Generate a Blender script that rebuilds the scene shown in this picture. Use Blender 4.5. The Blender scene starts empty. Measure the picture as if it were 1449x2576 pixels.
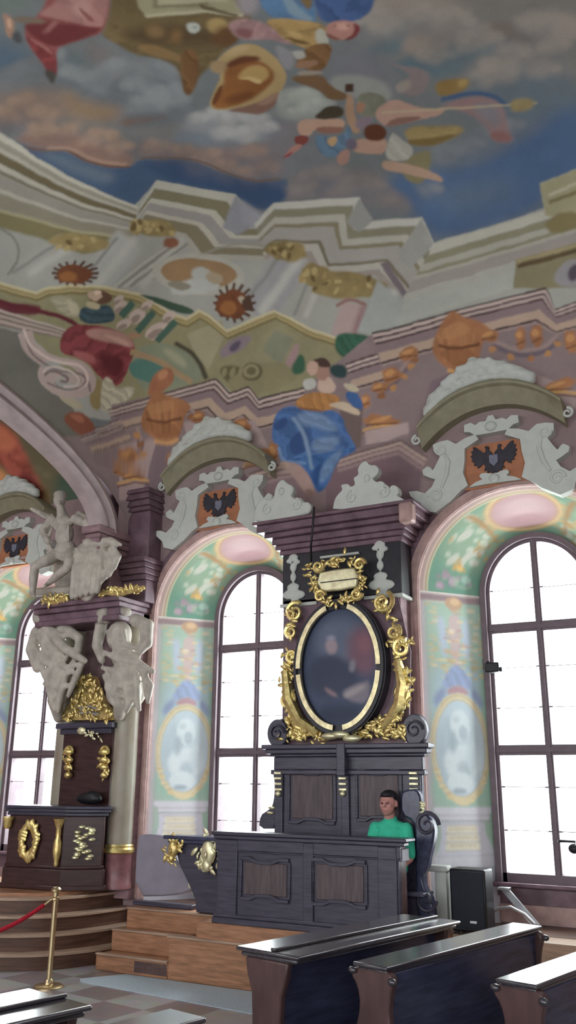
import bpy, math, random
import numpy as np
from mathutils import Vector, Matrix
random.seed(7); RNG=np.random.default_rng(11)
scene=bpy.context.scene; COL=scene.collection
PI=math.pi
# ---------------------------------------------------------------- camera
W,H=1449,2576; F=2180.0
_p,_y,_r=math.radians(17.2),math.radians(28.8),math.radians(-0.48)
CAM=np.array([0,0,2.0])
FW=np.array([-math.sin(_y)*math.cos(_p),math.cos(_y)*math.cos(_p),math.sin(_p)])
_rt=np.array([math.cos(_y),math.sin(_y),0]); _up=np.cross(_rt,FW)
RT=_rt*math.cos(_r)-_up*math.sin(_r); UP=_up*math.cos(_r)+_rt*math.sin(_r)
cd=bpy.data.cameras.new('camera'); cam=bpy.data.objects.new('camera',cd); COL.objects.link(cam)
cd.sensor_fit='VERTICAL'; cd.sensor_height=24; cd.lens=F/H*24; cd.clip_start=.05; cd.clip_end=200
M=Matrix.Identity(4)
for i in range(3): M[i][0]=RT[i]; M[i][1]=UP[i]; M[i][2]=-FW[i]; M[i][3]=CAM[i]
cam.matrix_world=M; scene.camera=cam
def rays(P):
    P=np.asarray(P,float).reshape(-1,2)
    return FW+RT*((P[:,0]-W/2)/F)[:,None]-UP*((P[:,1]-H/2)/F)[:,None]
def aty(px,py,Y): d=rays([(px,py)])[0]; return CAM+d*(Y/d[1])          # a point of the vertical plane y=Y
def atx(px,py,X): d=rays([(px,py)])[0]; return CAM+d*(X/d[0])
def atz(px,py,Z): d=rays([(px,py)])[0]; return CAM+d*((Z-2.0)/d[2])
def XZ(pts,Y): return [(aty(a,b,Y)[0],aty(a,b,Y)[2]) for a,b in pts]
# ---------------------------------------------------------------- colours
def lin(c):
    c=np.asarray(c,float)/255.0
    return np.where(c<=.04045,c/12.92,((c+.055)/1.055)**2.4)
def L4(c,g=1.0): v=np.clip(lin(c)*g,0,.92); return (float(v[0]),float(v[1]),float(v[2]),1)
# ---------------------------------------------------------------- materials
def newmat(n):
    m=bpy.data.materials.new(n); m.use_nodes=True; nt=m.node_tree; b=nt.nodes['Principled BSDF']; return m,nt,b
def pmat(n,c,rough=.6,metal=0,spec=.4,var=.25,scale=6,c2=None,bump=0,stretch=(1,1,1),detail=5,coat=0):
    m,nt,b=newmat(n); N=nt.nodes; K=nt.links
    tc=N.new('ShaderNodeTexCoord'); mp=N.new('ShaderNodeMapping'); mp.inputs['Scale'].default_value=stretch
    K.new(tc.outputs['Object'],mp.inputs['Vector'])
    no=N.new('ShaderNodeTexNoise'); no.inputs['Scale'].default_value=scale; no.inputs['Detail'].default_value=detail
    K.new(mp.outputs['Vector'],no.inputs['Vector'])
    rp=N.new('ShaderNodeValToRGB'); c=np.array(c[:3]); 
    lo=c*(1-var) ; hi=np.array(c2[:3]) if c2 is not None else np.clip(c*(1+var),0,1)
    rp.color_ramp.elements[0].position=.3; rp.color_ramp.elements[1].position=.7
    rp.color_ramp.elements[0].color=(*lo,1); rp.color_ramp.elements[1].color=(*hi,1)
    K.new(no.outputs['Fac'],rp.inputs['Fac']); K.new(rp.outputs['Color'],b.inputs['Base Color'])
    b.inputs['Roughness'].default_value=rough; b.inputs['Metallic'].default_value=metal
    b.inputs['Specular IOR Level'].default_value=spec
    if coat: b.inputs['Coat Weight'].default_value=coat; b.inputs['Coat Roughness'].default_value=.15
    if bump:
        bp=N.new('ShaderNodeBump'); bp.inputs['Strength'].default_value=bump; bp.inputs['Distance'].default_value=.02
        K.new(no.outputs['Fac'],bp.inputs['Height']); K.new(bp.outputs['Normal'],b.inputs['Normal'])
    return m
def paintmat(n,rough=.75):
    m,nt,b=newmat(n); N=nt.nodes; K=nt.links
    at=N.new('ShaderNodeAttribute'); at.attribute_name='paint'
    tc=N.new('ShaderNodeTexCoord'); no=N.new('ShaderNodeTexNoise'); no.inputs['Scale'].default_value=45; no.inputs['Detail'].default_value=3
    K.new(tc.outputs['Object'],no.inputs['Vector'])
    mr=N.new('ShaderNodeMapRange'); mr.inputs['To Min'].default_value=.93; mr.inputs['To Max'].default_value=1.07
    K.new(no.outputs['Fac'],mr.inputs['Value'])
    mx=N.new('ShaderNodeVectorMath'); mx.operation='SCALE'
    K.new(at.outputs['Color'],mx.inputs[0]); K.new(mr.outputs['Result'],mx.inputs['Scale'])
    K.new(mx.outputs['Vector'],b.inputs['Base Color'])
    b.inputs['Roughness'].default_value=rough; b.inputs['Specular IOR Level'].default_value=.2
    return m
MAUVE=pmat('mauve_marble',L4((128,104,108),1.35),.45,var=.3,scale=5,stretch=(1,1,2.5),bump=.05)
MAUVED=pmat('dark_mauve_marble',L4((100,80,88),1.4),.4,var=.3,scale=6,bump=.05)
ARCHM=pmat('arch_plaster',L4((172,158,156),1.15),.6,var=.15,scale=5)
PINK=pmat('pink_marble',L4((168,140,134),1.25),.45,var=.2,scale=7)
STONE=pmat('grey_stone',L4((128,124,134),1.3),.5,var=.12,scale=5)
COLM=pmat('column_marble',L4((150,134,118),1.3),.35,var=.25,scale=3.5,c2=L4((150,150,134),1.4),stretch=(1,1,.5))
REDM=pmat('red_marble',L4((122,84,86),1.3),.35,var=.3,scale=8)
STUC=pmat('white_stucco',L4((205,210,202),1.0),.7,var=.05,scale=9,bump=.08)
STAT=pmat('statue_plaster',L4((186,180,168),1.0),.6,var=.2,scale=9,bump=.15)
OLIVE=pmat('olive_moulding',L4((130,126,104),1.35),.6,var=.12,scale=9)
ORNG=pmat('terracotta_panel',L4((150,100,72),1.5),.6,var=.15,scale=9)
BLACK=pmat('black_panel',L4((44,44,50)),.35,var=.3,scale=6)
EAGLE=pmat('eagle_black',L4((58,56,64)),.5,var=.3,scale=12)
SHIELD=pmat('shield_blue',L4((120,124,140),1.1),.5,var=.2)
GOLD=pmat('gilding',(.92,.66,.27),.36,metal=.8,var=.3,scale=14,bump=.35,spec=.6)
GOLDP=pmat('pale_gilding',(.93,.82,.52),.4,metal=.7,var=.25,scale=12,bump=.2)
GOLDM=pmat('aged_gilding',(.80,.70,.42),.4,metal=.75,var=.3,scale=12,bump=.2)
BRASS=pmat('brass',(.72,.58,.34),.3,metal=1,var=.1)
WOODD=pmat('dark_stained_wood',L4((66,64,78),1.08),.33,var=.35,scale=4,stretch=(1,1,9),detail=7,spec=.5,bump=.04)
WOODP=pmat('panel_wood',L4((92,80,82),1.0),.4,var=.3,scale=4,stretch=(9,9,1),detail=7,bump=.04)
WOODB=pmat('pew_wood',L4((62,66,90),1.0),.25,var=.35,scale=3,stretch=(8,1,8),detail=6,spec=.6)
WOODT=pmat('pew_top_wood',L4((62,60,66),1.0),.25,var=.3,scale=3,stretch=(8,1,8),detail=6,spec=.7,bump=.03,coat=.8)
WOODE=pmat('pew_end_wood',L4((86,64,62),1.0),.35,var=.3,scale=4,stretch=(3,3,1),detail=6,spec=.5)
WOODS=pmat('step_wood',L4((96,70,58),1.0),.4,var=.35,scale=3,stretch=(1,1,10),detail=7,bump=.05)
WOODN=pmat('tread_wood',L4((176,150,128),1.0),.35,var=.25,scale=3,stretch=(1,1,10),detail=6,spec=.6)
WOODO=pmat('orange_oak',L4((166,122,92),1.0),.45,var=.3,scale=3,stretch=(1.5,3,12),detail=7,bump=.05)
WOODR=pmat('lectern_wood',L4((66,44,42),1.0),.3,var=.3,scale=4,stretch=(1,1,6),detail=6,spec=.5)
FRAMEM=pmat('window_frame_paint',L4((112,98,104),1.0),.5,var=.12,scale=8)
NAVY=pmat('speaker_cloth',L4((30,36,46)),.7,var=.2,scale=60)
PLAST=pmat('black_plastic',L4((28,28,32)),.45,var=.1)
STEEL=pmat('pale_steel',(.55,.56,.58),.35,metal=.8,var=.1)
ROPE=pmat('red_velvet',L4((170,22,44)),.8,var=.2,scale=40)
SKIN=pmat('skin',L4((206,150,140)),.55,var=.08,scale=10)
HAIR=pmat('dark_hair',L4((34,32,38)),.6,var=.3,scale=50,bump=.3)
SHIRT=pmat('green_cotton',L4((66,206,166)),.8,var=.08,scale=14,bump=.1)
TROUS=pmat('dark_trousers',L4((40,42,56)),.8,var=.15)
CARPET=pmat('grey_carpet',L4((190,206,214),1.0),.9,var=.12,scale=80)
CANVASM=None
def floormat():
    m,nt,b=newmat('stone_tiles'); N=nt.nodes; K=nt.links
    tc=N.new('ShaderNodeTexCoord'); ck=N.new('ShaderNodeTexChecker'); ck.inputs['Scale'].default_value=1.9
    mp=N.new('ShaderNodeMapping'); mp.inputs['Rotation'].default_value=(0,0,math.radians(8)); K.new(tc.outputs['Object'],mp.inputs['Vector']); K.new(mp.outputs['Vector'],ck.inputs['Vector'])
    ck.inputs['Color1'].default_value=L4((196,193,190)); ck.inputs['Color2'].default_value=L4((160,147,146))
    no=N.new('ShaderNodeTexNoise'); no.inputs['Scale'].default_value=5; no.inputs['Detail'].default_value=6; K.new(tc.outputs['Object'],no.inputs['Vector'])
    mx=N.new('ShaderNodeMix'); mx.data_type='RGBA'; mx.blend_type='MULTIPLY'; mx.inputs['Factor'].default_value=.5
    K.new(ck.outputs['Color'],mx.inputs['A']); K.new(no.outputs['Color'],mx.inputs['B']); 
    K.new(mx.outputs['Result'],b.inputs['Base Color']); b.inputs['Roughness'].default_value=.3
    return m
FLOORM=floormat()
def glassmat():
    m=bpy.data.materials.new('window_glass'); m.use_nodes=True; nt=m.node_tree; nt.nodes.clear(); N=nt.nodes;K=nt.links
    o=N.new('ShaderNodeOutputMaterial'); t=N.new('ShaderNodeBsdfTransparent'); g=N.new('ShaderNodeBsdfGlossy'); g.inputs['Roughness'].default_value=.05
    t.inputs['Color'].default_value=(.96,.98,.98,1)
    mx=N.new('ShaderNodeMixShader'); mx.inputs['Fac'].default_value=.04; K.new(t.outputs['BSDF'],mx.inputs[1]); K.new(g.outputs['BSDF'],mx.inputs[2]); K.new(mx.outputs['Shader'],o.inputs['Surface'])
    return m
GLASS=glassmat()
# ---------------------------------------------------------------- mesh builder
class MB:
    def __init__(s): s.v=[]; s.f=[]
    def add(s,v,f):
        o=len(s.v); s.v+= [tuple(map(float,p)) for p in v]; s.f+=[tuple(i+o for i in q) for q in f]; return s
    def box(s,x0,x1,y0,y1,z0,z1):
        return s.add([(x0,y0,z0),(x1,y0,z0),(x1,y1,z0),(x0,y1,z0),(x0,y0,z1),(x1,y0,z1),(x1,y1,z1),(x0,y1,z1)],
            [(0,3,2,1),(4,5,6,7),(0,1,5,4),(1,2,6,5),(2,3,7,6),(3,0,4,7)])
    def prism(s,poly,a0,a1,axis='y'):
        # poly in the two remaining axes; 'y': (x,z)  'x': (y,z)  'z': (x,y)
        f={'y':lambda p,a:(p[0],a,p[1]),'x':lambda p,a:(a,p[0],p[1]),'z':lambda p,a:(p[0],p[1],a)}[axis]
        n=len(poly); A=sum(poly[i][0]*poly[(i+1)%n][1]-poly[(i+1)%n][0]*poly[i][1] for i in range(n))
        if A<0: poly=poly[::-1]
        v=[f(p,a0) for p in poly]+[f(p,a1) for p in poly]
        fc=[tuple(range(n)),tuple(range(2*n-1,n-1,-1))]+[(i,n+i,n+(i+1)%n,(i+1)%n) for i in range(n)]
        if axis in 'xz': fc=[q[::-1] for q in fc]
        if axis=='z' : pass
        return s.add(v,fc)
    def lathe(s,prof,c=(0,0,0),n=20):
        v=[];f=[]
        for r,z in prof:
            for k in range(n): a=2*PI*k/n; v.append((c[0]+r*math.cos(a),c[1]+r*math.sin(a),c[2]+z))
        for j in range(len(prof)-1):
            for k in range(n): f.append((j*n+k,j*n+(k+1)%n,(j+1)*n+(k+1)%n,(j+1)*n+k))
        f.append(tuple(range(n-1,-1,-1))); m=(len(prof)-1)*n; f.append(tuple(range(m,m+n)))
        return s.add(v,f)
    def tube(s,pts,r,n=8,cap=True):
        P=[Vector(p) for p in pts]; R=r if hasattr(r,'__len__') else [r]*len(P); v=[];f=[]
        prev=None
        for i,p in enumerate(P):
            t=(P[min(i+1,len(P)-1)]-P[max(i-1,0)]).normalized()
            if prev is None: a=t.orthogonal().normalized()
            else:
                a=prev-t*prev.dot(t); a=a.normalized() if a.length>1e-6 else t.orthogonal().normalized()
            prev=a; b=t.cross(a)
            for k in range(n): q=2*PI*k/n; w=p+(a*math.cos(q)+b*math.sin(q))*R[i]; v.append(w)
        for j in range(len(P)-1):
            for k in range(n): f.append((j*n+k,j*n+(k+1)%n,(j+1)*n+(k+1)%n,(j+1)*n+k))
        if cap: f.append(tuple(range(n-1,-1,-1))); m=(len(P)-1)*n; f.append(tuple(range(m,m+n)))
        return s.add(v,f)
    def ell(s,c,r,rot=None,n=12,m=8):
        if not hasattr(r,'__len__'): r=(r,r,r)
        R=rot if rot is not None else Matrix.Identity(3); c=Vector(c); v=[];f=[]
        v.append(c+R@Vector((0,0,r[2])))
        for j in range(1,m):
            t=PI*j/m
            for k in range(n): q=2*PI*k/n; v.append(c+R@Vector((r[0]*math.sin(t)*math.cos(q),r[1]*math.sin(t)*math.sin(q),r[2]*math.cos(t))))
        v.append(c+R@Vector((0,0,-r[2]))); e=len(v)-1
        for k in range(n): f.append((0,1+k,1+(k+1)%n)); f.append((e,1+(m-2)*n+(k+1)%n,1+(m-2)*n+k))
        for j in range(m-2):
            for k in range(n): f.append((1+j*n+k,1+(j+1)*n+k,1+(j+1)*n+(k+1)%n,1+j*n+(k+1)%n))
        return s.add(v,f)
    def limb(s,pts,r,n=10):
        R=r if hasattr(r,'__len__') else [r]*len(pts)
        s.tube(pts,R,n)
        for p,q in zip(pts,R): s.ell(p,q,n=n,m=6)
        return s
    def curl(s,c,r0,r1,turns,th,ax='y',flip=1,start=0,n=26):
        # a spiral volute lying in the plane across axis ax
        pts=[];rr=[]
        for i in range(n):
            t=i/(n-1); a=start+flip*turns*2*PI*t; r=r0+(r1-r0)*t
            u,w=r*math.cos(a),r*math.sin(a)
            pts.append((c[0]+u,c[1],c[2]+w) if ax=='y' else (c[0],c[1]+u,c[2]+w)); rr.append(th*(1-.5*t))
        return s.tube(pts,rr,6)
    def parts(s):
        # connected pieces, each a builder of its own
        p=list(range(len(s.v)))
        def find(i):
            while p[i]!=i: p[i]=p[p[i]]; i=p[i]
            return i
        for q in s.f:
            a=find(q[0])
            for j in q[1:]: p[find(j)]=a
        G={}
        for q in s.f: G.setdefault(find(q[0]),[]).append(q)
        out=[]
        for fs in G.values():
            ids=sorted({i for q in fs for i in q}); mp={i:k for k,i in enumerate(ids)}; b=MB(); b.v=[s.v[i] for i in ids]; b.f=[tuple(mp[i] for i in q) for q in fs]; out.append(b)
        return out
    def each(s,name,m,parent,**k): return [b.build(name,m,parent,**k) for b in s.parts()]
    def build(s,name,m,parent=None,smooth=35,bevel=0,remesh=0,smo=0,seg=2,disp=0):
        me=bpy.data.meshes.new(name); off=Vector(parent.location) if parent is not None else Vector((0,0,0))
        q=parent.parent if parent is not None else None
        while q is not None: off=off+Vector(q.location); q=q.parent
        me.from_pydata([(p[0]-off.x,p[1]-off.y,p[2]-off.z) for p in s.v],[],s.f); me.update()
        me.materials.append(m)
        o=bpy.data.objects.new(name,me); COL.objects.link(o)
        if parent is not None: o.parent=parent
        if remesh:
            md=o.modifiers.new('remesh','REMESH'); md.mode='VOXEL'; md.voxel_size=remesh; md.use_smooth_shade=True
            if smo: sm=o.modifiers.new('smooth','SMOOTH'); sm.iterations=smo; sm.factor=.5
        else:
            if smooth: me.shade_smooth(); me.set_sharp_from_angle(angle=math.radians(smooth))
            if bevel:
                bv=o.modifiers.new('bevel','BEVEL'); bv.width=bevel; bv.segments=seg; bv.limit_method='ANGLE'; bv.angle_limit=math.radians(40)
        return o
def thing(name,label,cat,loc,group=None):
    o=bpy.data.objects.new(name,None); COL.objects.link(o); o.location=loc; o.empty_display_size=.1
    o['label']=label; o['category']=cat
    if group: o['group']=group
    return o
def tag(o,label,cat,group=None):
    o['label']=label; o['category']=cat
    if group: o['group']=group
    return o
def struct(o): o['kind']='structure'; return o
def copy_tree(o,parent=None):
    c=o.copy(); COL.objects.link(c)
    if parent is not None: c.parent=parent
    for ch in list(o.children): copy_tree(ch,c)
    return c
def smoothpts(P,it=2,closed=True):
    P=[np.array(p,float) for p in P]
    for _ in range(it):
        Q=[]; n=len(P)
        for i in range(n if closed else n-1):
            a,b=P[i],P[(i+1)%n]; Q+= [a*.75+b*.25,a*.25+b*.75]
        if not closed: Q=[P[0]]+Q+[P[-1]]
        P=Q
    return P
# ---------------------------------------------------------------- painter: colours painted in surface coordinates
def fbm(h,w,cell,oct=4,seed=0,gain=.55):
    r=np.random.default_rng(seed); out=np.zeros((h,w)); amp=1;tot=0
    for o in range(oct):
        c=max(cell/(2**o),1.5); gh,gw=int(h/c)+3,int(w/c)+3; g=r.random((gh,gw))
        yy=np.arange(h)/c; xx=np.arange(w)/c; y0=yy.astype(int); x0=xx.astype(int); fy=(yy-y0); fx=(xx-x0)
        fy=fy*fy*(3-2*fy); fx=fx*fx*(3-2*fx)
        A=g[y0][:,x0]; B=g[y0][:,x0+1]; C=g[y0+1][:,x0]; D=g[y0+1][:,x0+1]
        out+=amp*((A*(1-fx)+B*fx)*(1-fy)[:,None]+(C*(1-fx)+D*fx)*fy[:,None]); tot+=amp; amp*=gain
    return out/tot-.5
def bblur(a,r):
    for ax in (0,1):
        c=np.cumsum(np.concatenate([np.repeat(a.take([0],ax),r+1,ax),a,np.repeat(a.take([-1],ax),r,ax)],ax),ax)
        n=2*r+1
        a=(c.take(range(n,c.shape[ax]),ax)-c.take(range(0,c.shape[ax]-n),ax))/n
    return a
class Canvas:
    def __init__(s,u0,u1,v0,v1,step,base,seed=1):
        s.u0,s.v0,s.step=u0,v0,step; s.w=int(round((u1-u0)/step))+1; s.h=int(round((v1-v0)/step))+1
        s.c=np.empty((s.h,s.w,3)); s.c[:]=lin(base)
        s.n1=fbm(s.h,s.w,.5/step,5,seed); s.n2=fbm(s.h,s.w,.12/step,3,seed+5)
        s.wx=fbm(s.h,s.w,.22/step,3,seed+1); s.wy=fbm(s.h,s.w,.22/step,3,seed+2)
    def fill(s,P,col,soft=.012,alpha=1.0,var=.12,fold=None):
        P=np.asarray(P,float); X=(P[:,0]-s.u0)/s.step; Y=(P[:,1]-s.v0)/s.step
        r=max(1,int(round(soft/s.step))); pad=2*r+2
        x0,x1=int(max(X.min()-pad,0)),int(min(X.max()+pad,s.w-1)); y0,y1=int(max(Y.min()-pad,0)),int(min(Y.max()+pad,s.h-1))
        if x1<=x0 or y1<=y0: return
        w,h=x1-x0+1,y1-y0+1; cnt=np.zeros((h,w+1),np.int32); n=len(X)
        for i in range(n):
            ax,ay,bx,by=X[i],Y[i],X[(i+1)%n],Y[(i+1)%n]
            if ay==by: continue
            if ay>by: ax,ay,bx,by=bx,by,ax,ay
            j0=max(int(math.ceil(ay)),y0); j1=min(int(math.ceil(by))-1,y1)
            if j1<j0: continue
            j=np.arange(j0,j1+1); xc=ax+(j-ay)*(bx-ax)/(by-ay)
            k=np.clip(np.ceil(xc).astype(int)-x0,0,w); np.add.at(cnt,(j-y0,k),1)
        m=(np.cumsum(cnt,1)[:,:w]%2).astype(float)
        if r>0: m=bblur(m,r); m=bblur(m,max(1,r//2))
        m=(m*alpha)[...,None]; base=lin(col)
        mod=1+var*2.2*s.n1[y0:y1+1,x0:x1+1]+var*.8*s.n2[y0:y1+1,x0:x1+1]
        if fold:
            ang,wl,amp=fold; jj,ii=np.mgrid[y0:y1+1,x0:x1+1]
            ph=(ii*math.cos(ang)+jj*math.sin(ang))*s.step/wl*2*PI+s.n1[y0:y1+1,x0:x1+1]*14+s.n2[y0:y1+1,x0:x1+1]*4
            mod=mod*(1+amp*np.sin(ph)+amp*.4*np.sin(2.3*ph+1))
        colr=base[None,None,:]*np.clip(mod,.2,2.2)[...,None]
        s.c[y0:y1+1,x0:x1+1]=s.c[y0:y1+1,x0:x1+1]*(1-m)+colr*m
    def sample(s,u,v,warp=.0):
        x=(np.asarray(u)-s.u0)/s.step; y=(np.asarray(v)-s.v0)/s.step
        x=np.clip(x,0,s.w-1.001); y=np.clip(y,0,s.h-1.001)
        if warp:
            xi,yi=x.astype(int),y.astype(int); x=np.clip(x+s.wx[yi,xi]*warp/s.step,0,s.w-1.001); y=np.clip(y+s.wy[yi,xi]*warp/s.step,0,s.h-1.001)
        xi,yi=x.astype(int),y.astype(int); fx=(x-xi)[:,None]; fy=(y-yi)[:,None]
        return (s.c[yi,xi]*(1-fx)+s.c[yi,xi+1]*fx)*(1-fy)+(s.c[yi+1,xi]*(1-fx)+s.c[yi+1,xi+1]*fx)*fy
# vault over the hall: a flat ceiling with a deep cove rising from the walls
XE,YW,Z0,CL,CH,PW=-7.5,9.3,6.0,3.0,2.6,6
def vault(x,y):
    e1=np.clip(1-(x-XE)/CL,0,None); e2=np.clip(1-(YW-y)/CL,0,None); e=(e1**PW+e2**PW)**(1/PW)
    return np.where(e<1,Z0+CH*np.sqrt(np.clip(1-e*e,0,1)),Z0-(e-1)*8)
GM=3.0
def g_of(t): return np.where(t<0,0,np.where(t<GM,t*t/(2*GM),t-GM/2))
def g_inv(d): return np.where(d<GM/2,np.sqrt(np.clip(2*GM*d,0,None)),d+GM/2)
def to_vault(P):
    D=rays(P); n=len(D); t=np.linspace(3,16,900); lo=np.full(n,3.0); hi=np.full(n,16.0)
    Q=CAM+D[:,None,:]*t[None,:,None]; x,y,z=Q[...,0],Q[...,1],Q[...,2]
    hit=(z>=vault(np.maximum(x,XE),np.minimum(y,YW)))|(x<XE)|(y>YW)
    k=np.argmax(hit,1); k=np.maximum(k,1)
    lo=t[k-1]; hi=t[k]
    for _ in range(20):
        mid=(lo+hi)/2; q=CAM+D*mid[:,None]; h=(q[:,2]>=vault(np.maximum(q[:,0],XE),np.minimum(q[:,1],YW)))|(q[:,0]<XE)|(q[:,1]>YW)
        hi=np.where(h,mid,hi); lo=np.where(h,lo,mid)
    q=CAM+D*hi[:,None]; a=g_inv(np.maximum(q[:,0]-XE,0)); b=g_inv(np.maximum(YW-q[:,1],0))
    b=np.where(b<.05,-(np.maximum(Z0-q[:,2],0))/.867,b); a=np.where(a<.05,-(np.maximum(Z0-q[:,2],0))/.867,a)
    return np.stack([a,b],1)
def to_wall(P): D=rays(P); q=CAM+D*(YW/D[:,1])[:,None]; return q[:,[0,2]]
CV=Canvas(0,10.2,-.05,7.2,.008,(98,104,106),3)
WV=Canvas(-9.2,-.4,3.6,6.2,.009,(120,101,102),9)
TGT=[(CV,to_vault)]
def densify(P,mx=25):
    out=[]; n=len(P)
    for i in range(n):
        a=np.array(P[i],float); b=np.array(P[(i+1)%n],float); k=max(1,int(np.hypot(*(b-a))/mx))
        out+=[a+(b-a)*j/k for j in range(k)]
    return out
def pg(col,pts,soft=.03,sm=1,alpha=1,var=.14,fold=None,wall=None):
    if sm: pts=smoothpts(pts,2)
    P=densify(pts); ys=max(p[1] for p in P)
    CV.fill(to_vault(P),col,soft,alpha,var,fold)
    if wall or (wall is None and ys>1040): WV.fill(to_wall(P),col,min(soft,.02),alpha,var,fold)
def st(col,pts,w,soft=.015,sm=1,alpha=1,var=.1,taper=0):
    P=smoothpts(pts,2,False) if sm else [np.array(p,float) for p in pts]
    n=len(P); L=[];R=[]
    for i in range(n):
        t=P[min(i+1,n-1)]-P[max(i-1,0)]; t=t/(np.hypot(*t)+1e-9); nn=np.array([-t[1],t[0]])
        ww=w/2*(1-taper*abs(2*i/(n-1)-1)) if n>1 else w/2
        L.append(P[i]+nn*ww); R.append(P[i]-nn*ww)
    pg(col,L+R[::-1],soft,0,alpha,var)
def bl(col,cx,cy,rx,ry,rot=0,soft=.03,wob=.12,alpha=1,var=.14,n=18):
    a=math.radians(rot); pts=[]
    for k in range(n):
        q=2*PI*k/n; r=1+random.uniform(-wob,wob); x,y=rx*r*math.cos(q),ry*r*math.sin(q)
        pts.append((cx+x*math.cos(a)-y*math.sin(a),cy+x*math.sin(a)+y*math.cos(a)))
    pg(col,pts,soft,1,alpha,var)
def resample(P,n):
    P=[np.array(p,float) for p in P]; d=[0]
    for i in range(len(P)-1): d.append(d[-1]+np.hypot(*(P[i+1]-P[i])))
    return [np.array([np.interp(t*d[-1],d,[p[0] for p in P]),np.interp(t*d[-1],d,[p[1] for p in P])]) for t in np.linspace(0,1,n)]
def band(T,B,prof,soft=.008,sm=0):
    # mouldings between a top and a bottom polyline with matching corners
    if sm: T=smoothpts(T,2,False); B=smoothpts(B,2,False)
    if len(T)!=len(B): T=resample(T,30); B=resample(B,30)
    T=[np.array(p,float) for p in T]; B=[np.array(p,float) for p in B]
    for f0,f1,c in prof:
        a=[T[i]*(1-f0)+B[i]*f0 for i in range(len(T))]; b=[T[i]*(1-f1)+B[i]*f1 for i in range(len(T))]
        pg(c,a+b[::-1],soft,0,1,.1)
# ---------------------------------------------------------------- the painted ceiling: clouds and sky
pg((102,108,108),[(-900,-700),(1800,-700),(1800,1300),(-900,1300)],.02,0)
pg((114,112,106),[(860,-300),(1700,-300),(1600,260),(1300,200),(1100,180),(980,130),(880,60)],.3,var=.2)
pg((134,126,115),[(880,-40),(1000,-60),(1120,-20),(1180,30),(1130,70),(1040,50),(960,70),(890,50)],.06)
pg((88,106,112),[(1000,95),(1100,70),(1060,120),(960,140),(900,130)],.05)
pg((80,103,112),[(1010,150),(1120,110),(1220,115),(1200,165),(1100,200),(980,180)],.05)
pg((136,126,116),[(1040,60),(1120,50),(1170,80),(1120,120),(1040,140),(1000,120)],.04)
pg((112,104,96),[(1190,50),(1320,60),(1340,105),(1270,120),(1200,110)],.05)
pg((140,132,122),[(1280,40),(1400,20),(1500,60),(1449,110),(1350,100)],.05)
pg((92,110,116),[(1210,110),(1270,95),(1300,130),(1260,160),(1215,150)],.04)
pg((128,120,112),[(900,20),(1040,10),(1080,50),(980,80),(900,70)],.12)
pg((106,108,113),[(840,120),(980,130),(1000,250),(900,260),(820,200)],.1)
pg((138,130,122),[(1180,150),(1300,140),(1420,160),(1449,210),(1300,190),(1190,185)],.1)
pg((92,106,114),[(1150,250),(1300,170),(1449,180),(1500,300),(1300,330),(1180,300)],.1)
pg((70,95,126),[(1500,250),(1550,430),(1380,470),(1370,530),(1090,620),(1050,540),(960,490),(985,430),(1090,425),(1230,370),(1330,310)],.1,var=.2)
pg((84,104,126),[(1100,470),(1250,440),(1330,480),(1200,540),(1110,540)],.12)
pg((104,112,118),[(1130,360),(1240,340),(1350,300),(1400,290),(1330,330),(1230,400),(1120,420)],.1)
pg((114,110,109),[(730,440),(760,420),(860,420),(960,430),(980,470),(1030,500),(1040,545),(900,500),(690,510),(725,470)],.05)
pg((104,106,112),[(740,450),(800,440),(880,470),(960,490),(900,495),(760,490)],.06)
pg((74,92,106),[(-100,80),(60,110),(110,170),(90,240),(-100,260)],.12)
pg((104,108,110),[(-100,230),(90,130),(150,150),(240,85),(330,150),(430,150),(460,200),(480,290),(640,280),(830,270),(830,420),(700,445),(650,455),(590,440),(500,405),(400,395),(330,415),(240,410),(170,372),(100,372),(-50,320)],.03,var=.25)
pg((112,108,106),[(190,110),(250,95),(300,150),(310,210),(250,200)],.1)
pg((96,108,110),[(140,150),(200,120),(230,170),(200,230),(150,200)],.1)
pg((126,130,130),[(330,160),(440,150),(455,200),(440,270),(380,250),(320,200)],.08)
pg((84,96,104),[(375,160),(400,170),(440,230),(455,265),(420,230),(390,190)],.04)
pg((126,110,98),[(-60,240),(80,230),(150,220),(200,250),(300,270),(330,300),(200,320),(40,300)],.09,var=.25)
pg((132,112,88),[(150,215),(190,225),(200,255),(290,265),(300,290),(230,315),(170,280)],.07)
pg((112,110,104),[(80,290),(200,300),(320,330),(330,370),(200,340),(80,330)],.08)
pg((134,106,92),[(20,345),(140,320),(220,350),(340,390),(332,420),(240,413),(170,376),(90,372)],.04,var=.2)
pg((150,120,102),[(180,385),(250,408),(330,414),(332,422),(240,418),(175,380)],.015)
pg((96,70,58),[(170,374),(240,414),(330,420),(330,425),(238,419),(168,380)],.008)
pg((124,108,102),[(350,350),(420,370),(520,380),(640,360),(720,350),(705,400),(590,440),(500,405),(400,395),(345,395)],.05,var=.2)
pg((110,108,112),[(580,400),(660,380),(720,390),(720,440),(650,452),(600,440)],.05)
pg((118,92,78),[(300,300),(370,295),(425,285),(420,300),(350,315),(312,318)],.03)
pg((112,112,110),[(310,318),(380,310),(470,300),(470,350),(380,360),(330,340)],.06)
pg((136,139,138),[(480,290),(560,270),(640,285),(690,310),(700,350),(620,360),(520,345),(450,330)],.05,var=.2)
pg((150,152,148),[(520,285),(560,275),(600,290),(585,310),(540,310)],.04)
pg((148,150,146),[(610,295),(650,292),(685,315),(660,335),(620,325)],.04)
pg((110,120,128),[(430,325),(560,335),(560,370),(450,372)],.06)
pg((134,140,134),[(700,250),(740,215),(800,225),(820,270),(780,310),(700,300)],.04,var=.2)
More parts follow.
